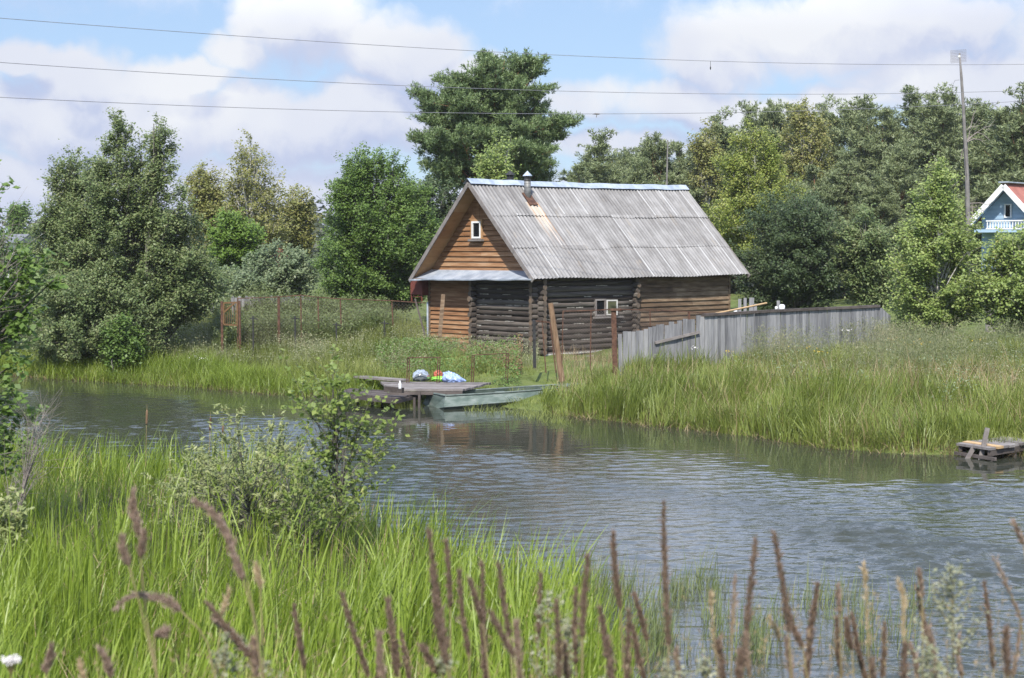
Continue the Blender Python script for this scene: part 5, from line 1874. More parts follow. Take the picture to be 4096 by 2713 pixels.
broadleaf('birch_tree', 'large yellow green birch just behind the right end of the roof', 'tree',
          [(455, 3010, 3060), (500, 2960, 3100), (570, 2900, 3140), (650, 2840, 3170), (740, 2810, 3210), (840, 2790, 3260), (940, 2780, 3290), (1060, 2800, 3300)], 76.0, 3010,
          120, 12, 56, .10, MT['birch_green'], MT['birch_bark'], None, trunk_r=.10, start=(.35, .85), rmin=.4, twig=.28, tw_up=.1, sigma=.095)
broadleaf('dark_round_bush', 'dark round leafed bush right of the house end', 'bush',
          [(725, 3120, 3240), (760, 3040, 3310), (840, 2970, 3370), (940, 2935, 3400), (1050, 2925, 3410), (1150, 2930, 3400), (1220, 2950, 3390)], 61.0, 3160,
          120, 12, 54, .09, MT['dark_bush'], MT['bark'], None, stems=3, trunk_r=.07, start=(.15, .65), rmin=.5, twig=.27, sigma=.08)
broadleaf('leafy_bush', 'dull green bush between the dark round bush and the young birch', 'bush',
          [(830, 3400, 3500), (900, 3360, 3560), (1000, 3350, 3600), (1110, 3360, 3600), (1210, 3380, 3580)], 60.0, 3470,
          70, 11, 36, .105, MT['alder'], MT['bark'], None, stems=3, trunk_r=.06, start=(.15, .65), rmin=.4, twig=.28)
YG = 'young birches on the right bank'
broadleaf('young_birch', 'young birch with a pointed top, largest on the right bank, before the blue house', 'tree',
          [(612, 3755, 3775), (660, 3715, 3800), (720, 3680, 3830), (800, 3640, 3865), (900, 3590, 3890), (1000, 3560, 3920), (1100, 3530, 3930), (1200, 3520, 3930), (1300, 3560, 3880), (1345, 3620, 3840)], 54.0, 3740,
          110, 11, 46, .085, MT['birch_near'], MT['birch_bark'], YG, trunk_r=.07, start=(.3, .85), rmin=.35, twig=.28, tw_up=.2, sigma=.085, aspect=.75)
broadleaf('young_birch', 'young birch cut by the right edge, below the blue house', 'tree',
          [(895, 4070, 4130), (930, 3975, 4220), (980, 3915, 4260), (1060, 3880, 4300), (1180, 3870, 4300), (1300, 3900, 4280)], 53.0, 4110,
          125, 11, 30, .095, MT['birch_near'], MT['birch_bark'], YG, stems=2, trunk_r=.06, start=(.25, .8), rmin=.35, twig=.28, tw_up=.2, sigma=.085, aspect=.75)
# far woods closing the horizon
V = []
for k in range(330):
    x = rng.uniform(-95, 95) if k % 3 else rng.uniform(-260, 260)
    y = rng.uniform(150, 210) + abs(x) * .3
    h = rng.uniform(4.0, 8.5) if x < 0 else rng.uniform(8, 12)
    n = 170
    t_ = rng.uniform(0, 1, n) ** .8
    r_ = (1 - t_ ** 2) ** .5 * rng.uniform(2, 3.4)
    a = rng.uniform(0, 6.28, n)
    V.append(np.stack([x + np.cos(a) * r_ * rng.uniform(.6, 1, n), y + np.sin(a) * r_, .6 + h * t_], -1))
o = vq('far_woods', [leaves(np.concatenate(V), .75, .7, .4)], MT['woods'])
tag(o, 'low distant woods along the horizon', 'woods', kind='stuff')
# ================================================================== grass, reeds, sedges
def scatter(n, x0, x1, y0, y1, keep):
    x, y = rng.uniform(x0, x1, n), rng.uniform(y0, y1, n)
    # uniform in the ground, kept inside the view with a margin
    p = CX + x / y * F
    k = (p > -350) & (p < 4450) & keep(x, y, p)
    return x[k], y[k], p[k]


def field(x, y, s=1.0, seed=0):
    return .5 + .25 * np.sin(x * 1.1 * s + 1.3 * np.sin(y * .9 * s + seed)) + .25 * np.sin(y * 1.4 * s + 1.7 * np.sin(x * .7 * s + seed * 2))


def sward(name, lab_, x, y, h, w, mt, lean=.15, curve=.35, az=0.0, azs=2.5, nseg=3, sink=.03, z=None, tuft=None):
    n = len(x)
    azv = az + rng.normal(0, azs, n)
    lk = np.ones(n)
    if tuft:          # blades share roots, direction and vigour within a tussock
        cell = tuft
        jx = np.floor(x / cell + 3 * np.sin(y * .7)).astype(int); jy = np.floor(y / cell + 2 * np.sin(x * .9)).astype(int)
        hsh = lambda s: np.modf(np.abs(np.sin(jx * 12.9898 + jy * 78.233 + s) * 43758.5453))[0]
        x = x + (jx * 0) + (hsh(1) - .5) * cell * .3
        azv = az + (hsh(2) - .5) * 2 * azs * 1.6 + rng.normal(0, azs * .45, n)
        h = h * (.68 + .62 * hsh(3))
        lk = .5 + 1.2 * hsh(4)
    z = gz(x, y) if z is None else z
    P = np.stack([x, y, z - sink], -1)
    V, Q = blades(P, h, w, azv, np.abs(rng.normal(lean, lean * .6, n)) * lk, np.abs(rng.normal(curve, curve * .5, n)) * lk, nseg)
    o = vq(name, [(V, Q)], mt)
    tag(o, lab_, name.replace('_', ' '), kind='stuff')
    return o


inhouse = lambda x, y: (((x - HO[0]) * E1[0] + (y - HO[1]) * E1[1] > -.25) & ((x - HO[0]) * E1[0] + (y - HO[1]) * E1[1] < XL) & ((x - HO[0]) * E2[0] + (y - HO[1]) * E2[1] > .2) & ((x - HO[0]) * E2[0] + (y - HO[1]) * E2[1] < WD))
# trodden path from the landing stage to the house
def path_d(x, y):
    a, b_ = np.array([.0, 46.2]), np.array([2.3, 47.0])
    d = np.hypot(x - 1.2, (y - 46.6) * 1.2)
    return d
# general bank grass
x, y, p = scatter(330000, -20, 22, 32, 62, lambda x, y, p: (dfar(x, y) > .05) & (dfar(x, y) < 19) & ~inhouse(x, y))
f = field(x, y, 1.0, 1)
yard = smooth01((2.3 - path_d(x, y)) / 1.2)
yard = np.maximum(yard, ((p > 2070) & (p < 2490) & (y > 44.4)) * .95)
h = (.26 + .06 * (p > 2500) + .34 * f * rng.uniform(.5, 1.2, len(x))) * (1 - .72 * yard) * np.where((p > 950) & (p < 1860) & (dfar(x, y) > .4), 1.35, 1) * np.where((p > 1850) & (p < 2290) & (dfar(x, y) < 2.6), .4, 1) * np.where((p > 2130) & (p < 2470) & (y > 47.5), .35, 1)
sward('bank_grass', 'long summer grass on the far bank', x, y, h, rng.uniform(.012, .022, len(x)), MT['grass'], .18, .4, tuft=.45)
# taller grey green weeds up the slope, by the fences and the house wall
def weedkeep(x, y, p):
    d = dfar(x, y)
    a = (p < 1720) & (d > 2.2) & (d < 11)
    b_ = (p > 2480) & (d > 6) & (d < 15) & (rng.random(len(x)) < .45)
    c_ = (p > 1690) & (p < 2150) & (d > 3.5) & (d < 8.6)
    return (a | b_ | c_) & ~inhouse(x, y) & (field(x, y, 1.6, 4) > .35)
x, y, p = scatter(150000, -20, 22, 34, 62, weedkeep)
h = rng.uniform(.35, .85, len(x)) * np.where(p > 2480, np.where(p < 2860, .4, .6), .9) * np.where((p < 1300) & (dfar(x, y) > 6.5), 1.15, 1)
V, Q = blades(np.stack([x, y, gz(x, y) - .03], -1), h, np.full(len(x), .012), rng.uniform(0, 6.28, len(x)), np.abs(rng.normal(.12, .08, len(x))), np.abs(rng.normal(.15, .1, len(x))), 3)
k = rng.random(len(x)) < .5
P = np.stack([x[k], y[k], gz(x[k], y[k])], -1)
rep = 5
u = rng.uniform(.35, 1.05, (len(P), rep))
LP_ = (P[:, None] + np.stack([rng.normal(0, .05, u.shape), rng.normal(0, .05, u.shape), u * h[k][:, None]], -1)).reshape(-1, 3)
o = vq('tall_weeds', [(V, Q), leaves(LP_, .055, .45, .4)], MT['weeds'])
tag(o, 'tall grey green weeds and seeding grass on the slope', 'weeds', kind='stuff')
# shoulder high nettles and meadowsweet behind the chain link fence
x, y, p = scatter(90000, -16, 0, 54.8, 60, lambda x, y, p: (p > 860) & (p < 1560) & ~inhouse(x, y))
h = rng.uniform(.5, 1.25, len(x)) * np.where(p < 1300, 1.2, 1) * (.6 + .4 * field(x, y, 1.3, 7))
P = np.stack([x, y, gz(x, y) - .03], -1)
V, Q = blades(P, h, np.full(len(x), .016), rng.uniform(0, 6.28, len(x)), np.abs(rng.normal(.1, .06, len(x))), np.abs(rng.normal(.15, .1, len(x))), 3)
u = rng.uniform(.2, 1.05, (len(P), 2))
LP_ = (P[:, None] + np.stack([rng.normal(0, .06, u.shape), rng.normal(0, .06, u.shape), u * h[:, None]], -1)).reshape(-1, 3)
o = vq('nettles', [(V, Q), leaves(LP_, .085, .5, .4)], MT['nettle'])
tag(o, 'shoulder high green weeds behind the chain link fence', 'weeds', kind='stuff')
# bright reed belt along the right hand waterline and round the boat
def reedkeep(x, y, p):
    d = dfar(x, y)
    return (p > 2165) & ((y < 44.0) | (p > 2500)) & (d > np.where(p > 3740, .9, -.15)) & (d < 3.4 + 2.2 * field(x, y, .5, 9)) & (rng.random(len(x)) < np.clip(1.35 - d / 6.5, .12, 1))
x, y, p = scatter(170000, -1, 22, 28, 52, reedkeep)
d = dfar(x, y)
f = field(x, y, .9, 3)
h = (.44 + .52 * f) * rng.uniform(.5, 1.15, len(x)) * np.where(d < 0, .8, 1) * (.45 + .55 * smooth01((p - 2165) / 260))
sward('reed_bed', 'bright green reeds along the right bank', x, y, h, rng.uniform(.016, .034, len(x)), MT['reeds_far'], .12, .24, az=.2, azs=1.6, nseg=4, tuft=.40, z=np.maximum(gz(x, y), -.15))
# yellowed blades and straw stalks through the reeds, herbs in clumps
x, y, p = scatter(26000, -1, 22, 28, 52, lambda x, y, p: (p > 2230) & (dfar(x, y) > (p > 3740) * 1.2) & (dfar(x, y) < 9) & (field(x, y, 1.7, 13) > .3))
h = rng.uniform(.35, 1.05, len(x)) * np.where(y > 44, .6, 1)
sward('reed_straw', 'yellowed blades and straw among the reeds', x, y, h, rng.uniform(.008, .018, len(x)), MT['straw'], .2, .35, azs=2.5, nseg=3)
x, y, p = scatter(70000, -1, 22, 28, 54, lambda x, y, p: (p > 2500) & (dfar(x, y) > 2.2) & (dfar(x, y) < 14) & (field(x, y, 1.9, 21) > .74))
P = np.stack([x, y, gz(x, y) + rng.uniform(.05, .8, len(x)) * np.where(p < 2900, .6, 1)], -1)
o = vq('bank_herbs', [leaves(P, .06, .45, .4)], MT['willow_grey'])
tag(o, 'clumps of leafy herbs in the right bank grass', 'herbs', kind='stuff')
# left waterline sedge
x, y, p = scatter(120000, -20, 1, 44, 62, lambda x, y, p: (p < 1560) & (dfar(x, y) > -.35) & (dfar(x, y) < 1.7))
h = (.30 + .40 * field(x, y, 1.3, 5)) * rng.uniform(.6, 1.15, len(x)) * np.where(p < 960, 1.3, 1)
sward('bank_sedge', 'fresh green sedge along the left waterline', x, y, h, np.full(len(x), .018), MT['reeds'], .2, .4, nseg=3, z=np.maximum(gz(x, y), -.12))
# dry straw hem at the water line
x, y, p = scatter(200000, -20, 22, 28, 64, lambda x, y, p: (np.abs(dfar(x, y) + .05) < .32 + .2 * field(x, y, 2, 2)) & ((p < 1350) | (p > 2200)))
h = rng.uniform(.10, .36, len(x))
sward('dry_straw', 'dry straw and dead sedge hanging at the waterline', x, y, h, np.full(len(x), .018), MT['straw'], .5, .6, az=-1.57, azs=1.3, z=np.maximum(gz(x, y), -.08))
# rusty dead weeds before the house wall and mixed leafy weeds beside the stage
x, y, p = scatter(26000, -3, 1.5, 44, 52.5, lambda x, y, p: (p > 1830) & (p < 2090) & (dfar(x, y) > 3.2) & (dfar(x, y) < 8) & (field(x, y, 1.8, 6) > .5))
P = np.stack([x, y, gz(x, y) + rng.uniform(.05, .75, len(x)) * (.6 + .4 * field(x, y, 2))], -1)
o = vq('dead_weeds', [leaves(P, .06, .5, .3)], MT['rusty_weed'])
tag(o, 'rust brown dead weeds in front of the log wall', 'weeds', kind='stuff')
x, y, p = scatter(26000, -6, 1.2, 44, 53, lambda x, y, p: (p > 1500) & (p < 2080) & (dfar(x, y) > 1.6) & (dfar(x, y) < 7) & (field(x, y, 1.5, 8) > .42))
P = np.stack([x, y, gz(x, y) + rng.uniform(.02, .62, len(x))], -1)
o = vq('leafy_weeds', [leaves(P, .075, .5, .5)], MT['bush'])
tag(o, 'leafy green weeds between the landing stage and the house', 'weeds', kind='stuff')
# flower specks
def specks(name, lab_, mt, spots, n, r_, s, zr_):
    L = []
    for px, py, Y in spots:
        c0 = at_y(px, py, Y)
        L.append(c0 + rng.normal(size=(n, 3)) * np.array([r_, r_, zr_]))
    o = vq(name, [leaves(np.concatenate(L), s, .9, 1.5)], mt)
    tag(o, lab_, 'flowers', kind='stuff')
specks('yellow_flowers', 'yellow tansy flowers scattered in the right bank grass', MT['yellow'], [(3600, 1357, 47), (3650, 1378, 46), (3560, 1360, 47.5), (3910, 1358, 46), (2905, 1412, 45), (3270, 1408, 45), (3690, 1368, 46), (3220, 1395, 45.5)], 14, .16, .045, .05)
specks('white_flowers', 'white umbel flowers in the bank grass', MT['umbel'], [(3385, 1322, 47.5), (3570, 1398, 46), (780, 1430, 51.5), (815, 1435, 51.5), (2780, 1392, 45), (3340, 1545, 42), (3960, 1372, 47)], 12, .09, .04, .02)
# pale tall grass panicles rising before the plank fence and the right bank
x, y, p = scatter(9000, 2, 20, 42, 52, lambda x, y, p: (p > 2720) & (dfar(x, y) > 6.5) & (field(x, y, 1.2, 11) > .5))
h = rng.uniform(.65, 1.15, len(x))
P = np.stack([x, y, gz(x, y)], -1)
V, Q = blades(P, h, np.full(len(x), .008), rng.uniform(0, 6.28, len(x)), np.abs(rng.normal(.1, .05, len(x))), np.full(len(x), .1), 3)
rep = 14
u = rng.uniform(.62, 1.0, (len(P), rep))
PP = (P[:, None] + np.stack([rng.normal(.08, .045, u.shape), rng.normal(0, .045, u.shape), u * h[:, None]], -1)).reshape(-1, 3)
D = rng.normal(size=PP.shape) * .5; D[:, 2] += 1
o = vq('seeding_grass', [(V, Q), spikes(PP, D, .06, .014)], MT['weeds'])
tag(o, 'pale seeding grass heads before the plank fence', 'grass', kind='stuff')

# ---------------------------------------------------------------- near bank
near = lambda lo, hi: (lambda x, y, p: (dnear(x, y) > lo) & (dnear(x, y) < hi) & (p < 2700))
# broad green sedge blades
def nk(x, y, p):
    e = dnear(x, y)
    # a shaggy hollow of finer grass around the shrubs
    hollow = (np.hypot((p - 500) / 560, (y - 22.6) / 3.4) < 1) | (np.hypot((p - 1080) / 440, (y - 20.4) / 3.2) < 1)
    return (e > -.25) & (p < 2520) & (y > 8.2) & ~(hollow & (rng.random(len(x)) < .68))
x, y, p = scatter(80000, -11, 2, 8, 31, nk)
sel = rng.random(len(x)) < np.clip(14 / y, .3, 1)
x, y, p = x[sel], y[sel], p[sel]
f = field(x, y, .9, 2)
h = (.66 + .42 * f) * rng.uniform(.5, 1.18, len(x)) * np.where(dnear(x, y) < .4, .9, 1)
sward('near_reeds', 'lush green reed grass on the near bank', x, y, h, rng.uniform(.014, .038, len(x)), MT['reeds'], .11, .18, az=.15, azs=1.2, nseg=5, tuft=.30, z=np.maximum(gz(x, y), -.15))
x, y, p = scatter(9000, -11, 2, 8, 31, lambda x, y, p: (dnear(x, y) > -.1) & (p < 2450) & (field(x, y, 1.4, 17) > .35))
sward('near_straw', 'dry yellowed blades among the near reeds', x, y, rng.uniform(.4, .95, len(x)), rng.uniform(.008, .018, len(x)), MT['straw'], .25, .5, azs=2.5, nseg=5)
# fine sedge filling the hollow and the feet
x, y, p = scatter(150000, -11, 2, 10, 31, lambda x, y, p: (dnear(x, y) > -.1) & (p < 2350) & ((np.hypot((p - 620) / 820, (y - 21.8) / 4.4) < 1) | (rng.random(len(x)) < .28)))
h = rng.uniform(.3, .75, len(x))
sward('fine_sedge', 'soft fine sedge arching over in the hollow', x, y, h, np.full(len(x), .006), MT['sedge'], .3, .75, az=.2, azs=1.0, nseg=5)
# tall cattail leaves at the edge
def tuft(spots):
    X, Y_, Hh = [], [], []
    for px, Y, top, n, sp in spots:
        X.append(px_x(px, Y) + rng.normal(0, sp, n)); Y_.append(Y + rng.normal(0, sp, n)); Hh.append((at_y(px, top, Y)[2]) * rng.uniform(.7, 1.04, n))
    return np.concatenate(X), np.concatenate(Y_), np.concatenate(Hh)
x, y, h = tuft([(1590, 20.9, 1800, 22, .22), (1690, 20.4, 1850, 20, .2), (1790, 19.8, 1880, 18, .2), (1640, 20.6, 1930, 16, .3), (1850, 19.2, 1900, 12, .2), (1960, 18.6, 2080, 14, .2), (2060, 18, 2140, 12, .2), (1540, 21.3, 1880, 14, .25),
                (270, 27.5, 1630, 14, .35), (330, 27, 1650, 10, .3), (560, 26.4, 1650, 12, .3), (450, 26.8, 1700, 14, .4), (650, 26, 1690, 12, .3), (180, 27.5, 1680, 12, .4), (740, 25.8, 1730, 12, .35), (1150, 24, 1740, 16, .4), (1330, 23.2, 1760, 14, .3), (980, 24.8, 1780, 12, .4)])
sward('cattail_leaves', 'tall blue green cattail leaves at the edge of the near bank', x, y, h, rng.uniform(.012, .02, len(x)), MT['cattail'], .22, .28, az=.1, azs=.35, nseg=6, z=np.full(len(x), -.1))
# emergent rushes
X, Y_, Hh = [], [], []
for k in range(125):
    px = 2260 + 1450 * rng.random() ** 1.7
    Y = rng.uniform(16.4, 20.6) if px < 2900 else rng.uniform(16.5, 19.6)
    n = int(rng.uniform(10, 46) * np.clip(1.5 - (px - 2230) / 1300, .3, 1.3))
    X.append(px_x(px, Y) + rng.normal(0, .09, n)); Y_.append(Y + rng.normal(0, .10, n)); Hh.append(rng.uniform(.22, .68, n) * rng.uniform(.7, 1.2))
x, y, h = np.concatenate(X), np.concatenate(Y_), np.concatenate(Hh)
sward('water_rushes', 'thin rushes standing in the shallow water', x, y, h, rng.uniform(.008, .015, len(x)), MT['rush'], .10, .14, az=.2, azs=1.2, nseg=4, z=np.full(len(x), -.12))
# scattered weed in the shallows by the boat
x, y, p = scatter(12000, -3, 4, 38, 46, lambda x, y, p: (p > 1830) & (p < 2280) & (dfar(x, y) > -1.5) & (dfar(x, y) < .25) & (field(x, y, 2.2, 3) > .45))
h = rng.uniform(.12, .34, len(x))
sward('shallow_weed', 'yellowish water weed before the boat', x, y, h, np.full(len(x), .014), MT['grass'], .3, .4, z=np.full(len(x), -.05))
# ================================================================== near plants
def branchy(name, label, cat, base, targets, Y, lmat, wmat, nleaf, lsize, trunk_r=.03, ntw=7, twig=.35, sigma=.06, sub=1, group=None, aspect=.75, sg=.12, up=.5):
    """a plant whose branches reach the given (px,py,dY) points"""
    base = np.array(base, float)
    t = thing(name, label, cat, base, 0, group)
    T = np.array([at_y(a, b_, Y + c_) for a, b_, c_ in targets])
    n = len(T)
    top = T[np.argmax(T[:, 2])]
    tt = np.linspace(0, 1, 8)[:, None]
    stem = base + (top - base) * tt + np.array([.10, .05, 0]) * np.sin(tt * 4) * (1 - tt) * np.linalg.norm(top - base) * .3
    S = np.zeros((n, 3))
    for i in range(n):
        f = np.clip(rng.uniform(.35, .75), 0, .9) * (T[i, 2] - base[2]) / (top[2] - base[2])
        f = np.clip(f, .05, .95)
        S[i] = [np.interp(f, tt[:, 0], stem[:, k]) for k in range(3)]
    M = (S + T) / 2; M[:, 2] += np.linalg.norm(T - S, axis=1) * sg
    sl = np.linspace(0, 1, 6)
    LP = bez(S[:, None], M[:, None], T[:, None], np.broadcast_to(sl, (n, 6)))
    s = np.sqrt(rng.uniform(.15, 1, (n, ntw))); s[:, 0] = 1
    O = bez(S[:, None], M[:, None], T[:, None], s)
    D = rng.normal(size=(n, ntw, 3)) + nrm(T - S)[:, None]
    D[..., 2] += .3
    D = nrm(D)
    Ld = np.linalg.norm(T - S, axis=1)
    E = O + D * (twig * np.clip(Ld, .25, 1.2)[:, None] * rng.uniform(.4, 1.2, (n, ntw)))[..., None]
    g = dict(st=stem[None], TR=(trunk_r * (1 - .8 * tt[:, 0]))[None], LP=LP, LR=np.clip(Ld * .012, .004, trunk_r * .6)[:, None] * (1 - .75 * sl)[None], O=O.reshape(-1, 3), E=E.reshape(-1, 3), D=D.reshape(-1, 3))
    vq('stem', offset(wood(g, .003, 7), base), wmat, t, True)
    if nleaf:
        P = along(g, nleaf, sigma)
        vq('foliage', offset([leaves(P, lsize, aspect, up)], base), lmat, t)
    return t


nb = lambda px, Y: (px_x(px, Y), Y, gz(px_x(px, Y), Y) - .03)
# sapling alder in mid foreground
tg = [(1205, 1570, 0), (1170, 1600, .2), (1240, 1545, .1), (1300, 1560, 0), (1330, 1500, .1), (1360, 1530, -.1), (1420, 1575, 0), (1480, 1600, 0), (1250, 1650, .1), (1290, 1700, -.2), (1220, 1720, 0), (1350, 1640, .1), (1400, 1660, -.1), (1450, 1690, 0), (1520, 1680, .2), (1560, 1720, 0), (1480, 1740, .1), (1550, 1790, -.1), (1500, 1800, 0), (1440, 1780, .1), (1380, 1760, 0), (1330, 1790, .2), (1290, 1820, -.1), (1240, 1800, .1), (1500, 1860, 0), (1440, 1880, -.2), (1380, 1860, .1), (1310, 1890, 0), (1260, 1900, .1), (1420, 1950, .1), (1350, 1960, 0), (1290, 1980, -.1), (1480, 1930, .1), (1350, 1560, -.1), (1390, 1590, .1), (1310, 1610, 0), (1300, 1760, 0), (1260, 1870, 0), (1380, 1700, 0)]
branchy('alder_sapling', 'young alder sapling with yellowish leaves before the landing stage', 'sapling', nb(1340, 20.6), tg, 20.6, MT['sapling'], MT['bark'], 8, .07, .018, 7, .42, .03, aspect=.72)
# sallow shrub left of it
tg = [(a, b_, c_) for a, b_, c_ in zip(rng.uniform(690, 1300, 80), 0 * np.arange(80), rng.uniform(-.9, .7, 80))]
prof = lambda px: np.interp(px, [680, 760, 860, 950, 1050, 1120, 1200, 1300], [1960, 1850, 1770, 1690, 1745, 1770, 1800, 1900])
tg = [(a, prof(a) + rng.uniform(0, 1) ** 1.2 * (2170 - prof(a)), c_) for a, b_, c_ in tg]
branchy('sallow_shrub', 'grey green sallow shrub on the near bank beside the alder sapling', 'shrub', nb(1000, 21.4), tg, 21.4, MT['sallow'], MT['bark'], 21, .08, .014, 7, .5, .0, aspect=.30, up=.3)
tg = [(a, b_, c_) for a, b_, c_ in zip(rng.uniform(1080, 1430, 40), rng.uniform(1850, 2190, 40), rng.uniform(-.6, .5, 40))]
branchy('sallow_shrub', 'low yellowish sallow growing round the foot of the alder sapling', 'shrub', nb(1260, 20.0), tg, 20.0, MT['sapling'], MT['bark'], 12, .07, .012, 6, .5, .0, aspect=.42, up=.3)
# left edge: near branches of a tree whose trunk is out of view
tg = [(-330, 420, 0), (-30, 700, .1), (12, 740, 0), (-60, 900, 0), (60, 1040, .2), (120, 1030, 0), (160, 1070, .1), (215, 1120, 0), (180, 1120, .2), (130, 1110, -.1), (90, 1090, 0), (50, 1110, .1), (20, 1080, -.2), (60, 1180, 0), (100, 1260, .1), (20, 1240, 0), (40, 1300, .1), (80, 1330, -.1), (30, 1400, 0), (70, 1450, .1), (20, 1480, 0), (60, 1520, -.1), (-30, 1350, .2), (-30, 1200, .1), (-40, 1100, 0), (-60, 1000, 0), (-80, 850, .1), (-100, 700, 0), (-140, 900, .1), (-120, 1100, .2), (-100, 1300, 0), (-120, 1500, .1), (30, 1600, .1), (90, 1640, 0), (50, 1700, .2), (110, 1690, .1), (70, 1760, 0), (20, 1800, .1), (90, 1800, -.1), (30, 1880, 0), (-40, 1700, .1), (-60, 1850, 0), (-80, 1620, .1), (-160, 1250, .2), (-200, 1050, 0), (-220, 850, 0)]
branchy('leaning_alder', 'near alder reaching leafy branches in from the left edge', 'tree', nb(-420, 21.0), tg, 21.0, MT['bush'], MT['bark'], 22, .09, .07, 6, .24, .04, aspect=.72)
tg = [(20, 890, 0), (45, 930, .1), (10, 960, 0), (60, 1010, 0), (40, 1050, .1), (70, 1120, 0), (20, 1150, .1), (-200, 800, 0), (35, 1000, .1), (15, 1080, 0)]
branchy('dead_branch', 'bare grey twigs poking in high at the left edge, over the alders', 'dead branch', nb(-330, 20.8), tg, 20.8, None, MT['dead'], 0, .05, .02, 10, .4)
tg = [(150, 1660, 0), (180, 1640, .1), (120, 1700, 0), (200, 1690, .1), (90, 1740, 0), (150, 1790, 0), (175, 1860, .1), (130, 1900, 0), (60, 1930, .1), (100, 1980, 0), (40, 2010, 0), (15, 1850, .1), (120, 1830, 0), (80, 1890, 0), (30, 1960, .1), (160, 1730, 0)]
branchy('dead_shrub', 'bare grey twigs of a dead shrub low at the left edge, over the reeds', 'shrub', nb(-40, 20.4), tg, 20.4, None, MT['dead'], 0, .05, .022, 12, .5)
tg = [(20, 2010, 0), (50, 2040, .1), (80, 2080, 0), (30, 2090, .1), (60, 2130, 0), (10, 2140, 0), (-30, 2060, .1), (40, 2170, 0), (90, 2120, .1)]
branchy('sallow_shrub', 'small pale sallow sprig low at the left edge under the dead twigs', 'shrub', nb(20, 19.4), tg, 19.4, MT['sallow'], MT['bark'], 22, .08, .012, 6, .5, .03, aspect=.4)

# cattail heads
for k, (px, py, pb, Y, lab_) in enumerate([(842, 1672, 1722, 24.6, 'brown cattail head standing left of the sallow shrub'), (588, 1640, 1700, 26.2, 'thin green brown cattail head above the left reeds'), (893, 1696, 1730, 24.4, 'short cattail head half hidden by the sallow shrub')]):
    a, b_ = at_y(px, py, Y), at_y(px - 2, pb, Y)
    t = thing('cattail', lab_, 'cattail', (b_[0] - .05, Y, -.1), 0, 'cattails on the near bank')
    t0 = np.array(t.location)
    mb = MB(); mb.tube([t0, b_, a, a + np.array([0, 0, .09])], [.006, .005, .004, .002], 6); mb.build('stem', MT['stem'], t, base=t0)
    mb = MB(); mb.tube([b_, b_ * .85 + a * .15, a * .85 + b_ * .15, a], [.008, .017, .017, .008], 9); mb.build('seed_head', MT['cat_head'] if k == 0 else MT['brown_post'], t, True, base=t0)


# tall seeding grasses close to the camera
def stalk(name, label, pts, Y, mt, thick, group=None, tail=None, nsp=420):
    """pts: pixel polyline from the tip of the head to its foot; stem goes on to the ground"""
    P = np.array([at_y(a, b_, Y) for a, b_ in pts])
    foot = P[-1]
    d = nrm(P[-1] - P[-2])
    g0 = foot + d * .25
    gx, gy = foot[0] + d[0] * .35 + rr.uniform(-.04, .04), Y + rr.uniform(-.1, .1)
    ground = np.array([gx, gy, gz(gx, gy) - .03])
    t = thing(name, label, 'grass stalk', ground, 0, group)
    # smooth axis
    k = len(P)
    u = np.linspace(0, k - 1, 40)
    if k > 2:
        ax = np.stack([np.interp(u, np.arange(k), P[:, c]) for c in range(3)], -1)
        ker = np.ones(7) / 7
        pad = np.concatenate([np.repeat(ax[:1], 3, 0), ax, np.repeat(ax[-1:], 3, 0)])
        ax = np.stack([np.convolve(pad[:, c], ker, 'valid') for c in range(3)], -1)
    else:
        ax = P[0] + (P[1] - P[0]) * np.linspace(0, 1, 40)[:, None]
        ax[:, 0] += .012 * np.sin(np.linspace(0, 3, 40) + rr.uniform(0, 6))
    if tail:
        TP = np.array([at_y(a, b_, Y) for a, b_ in tail])
        st = np.concatenate([ax[::4], TP[:], ground[None]])
    else:
        st = np.concatenate([ax[::4], (foot * .55 + g0 * .2 + ground * .25)[None], ground[None]])
    mb = MB(); mb.tube(st[::-1], np.linspace(.0032, .0012, len(st)), 5)
    mb.build('stem', MT['stem'], t, base=ground)
    L = np.sum(np.linalg.norm(np.diff(ax, axis=0), axis=1))
    v = rng.beta(1.35, 1.05, nsp)
    idx = v * 39
    i = np.clip(idx.astype(int), 0, 38); fr_ = (idx - i)[:, None]
    c0 = ax[i] * (1 - fr_) + ax[i + 1] * fr_
    tg_ = nrm(ax[i] - ax[i + 1])
    prof = np.clip(v / .62, 0, 1) ** .75 * np.clip((1.04 - v) / .40, 0, 1) ** .6 * (.78 + .34 * np.sin(v * 29 + rr.uniform(0, 6)))
    rad = thick * np.clip(prof, .12, 1.2)[:, None]
    c0 = c0 + rng.normal(size=(nsp, 3)) * rad * .44
    D = tg_ + rng.normal(size=(nsp, 3)) * .30
    vq('seed_head', offset([spikes(c0, D, .026, .0050, .4)], ground), mt, t)
    return t


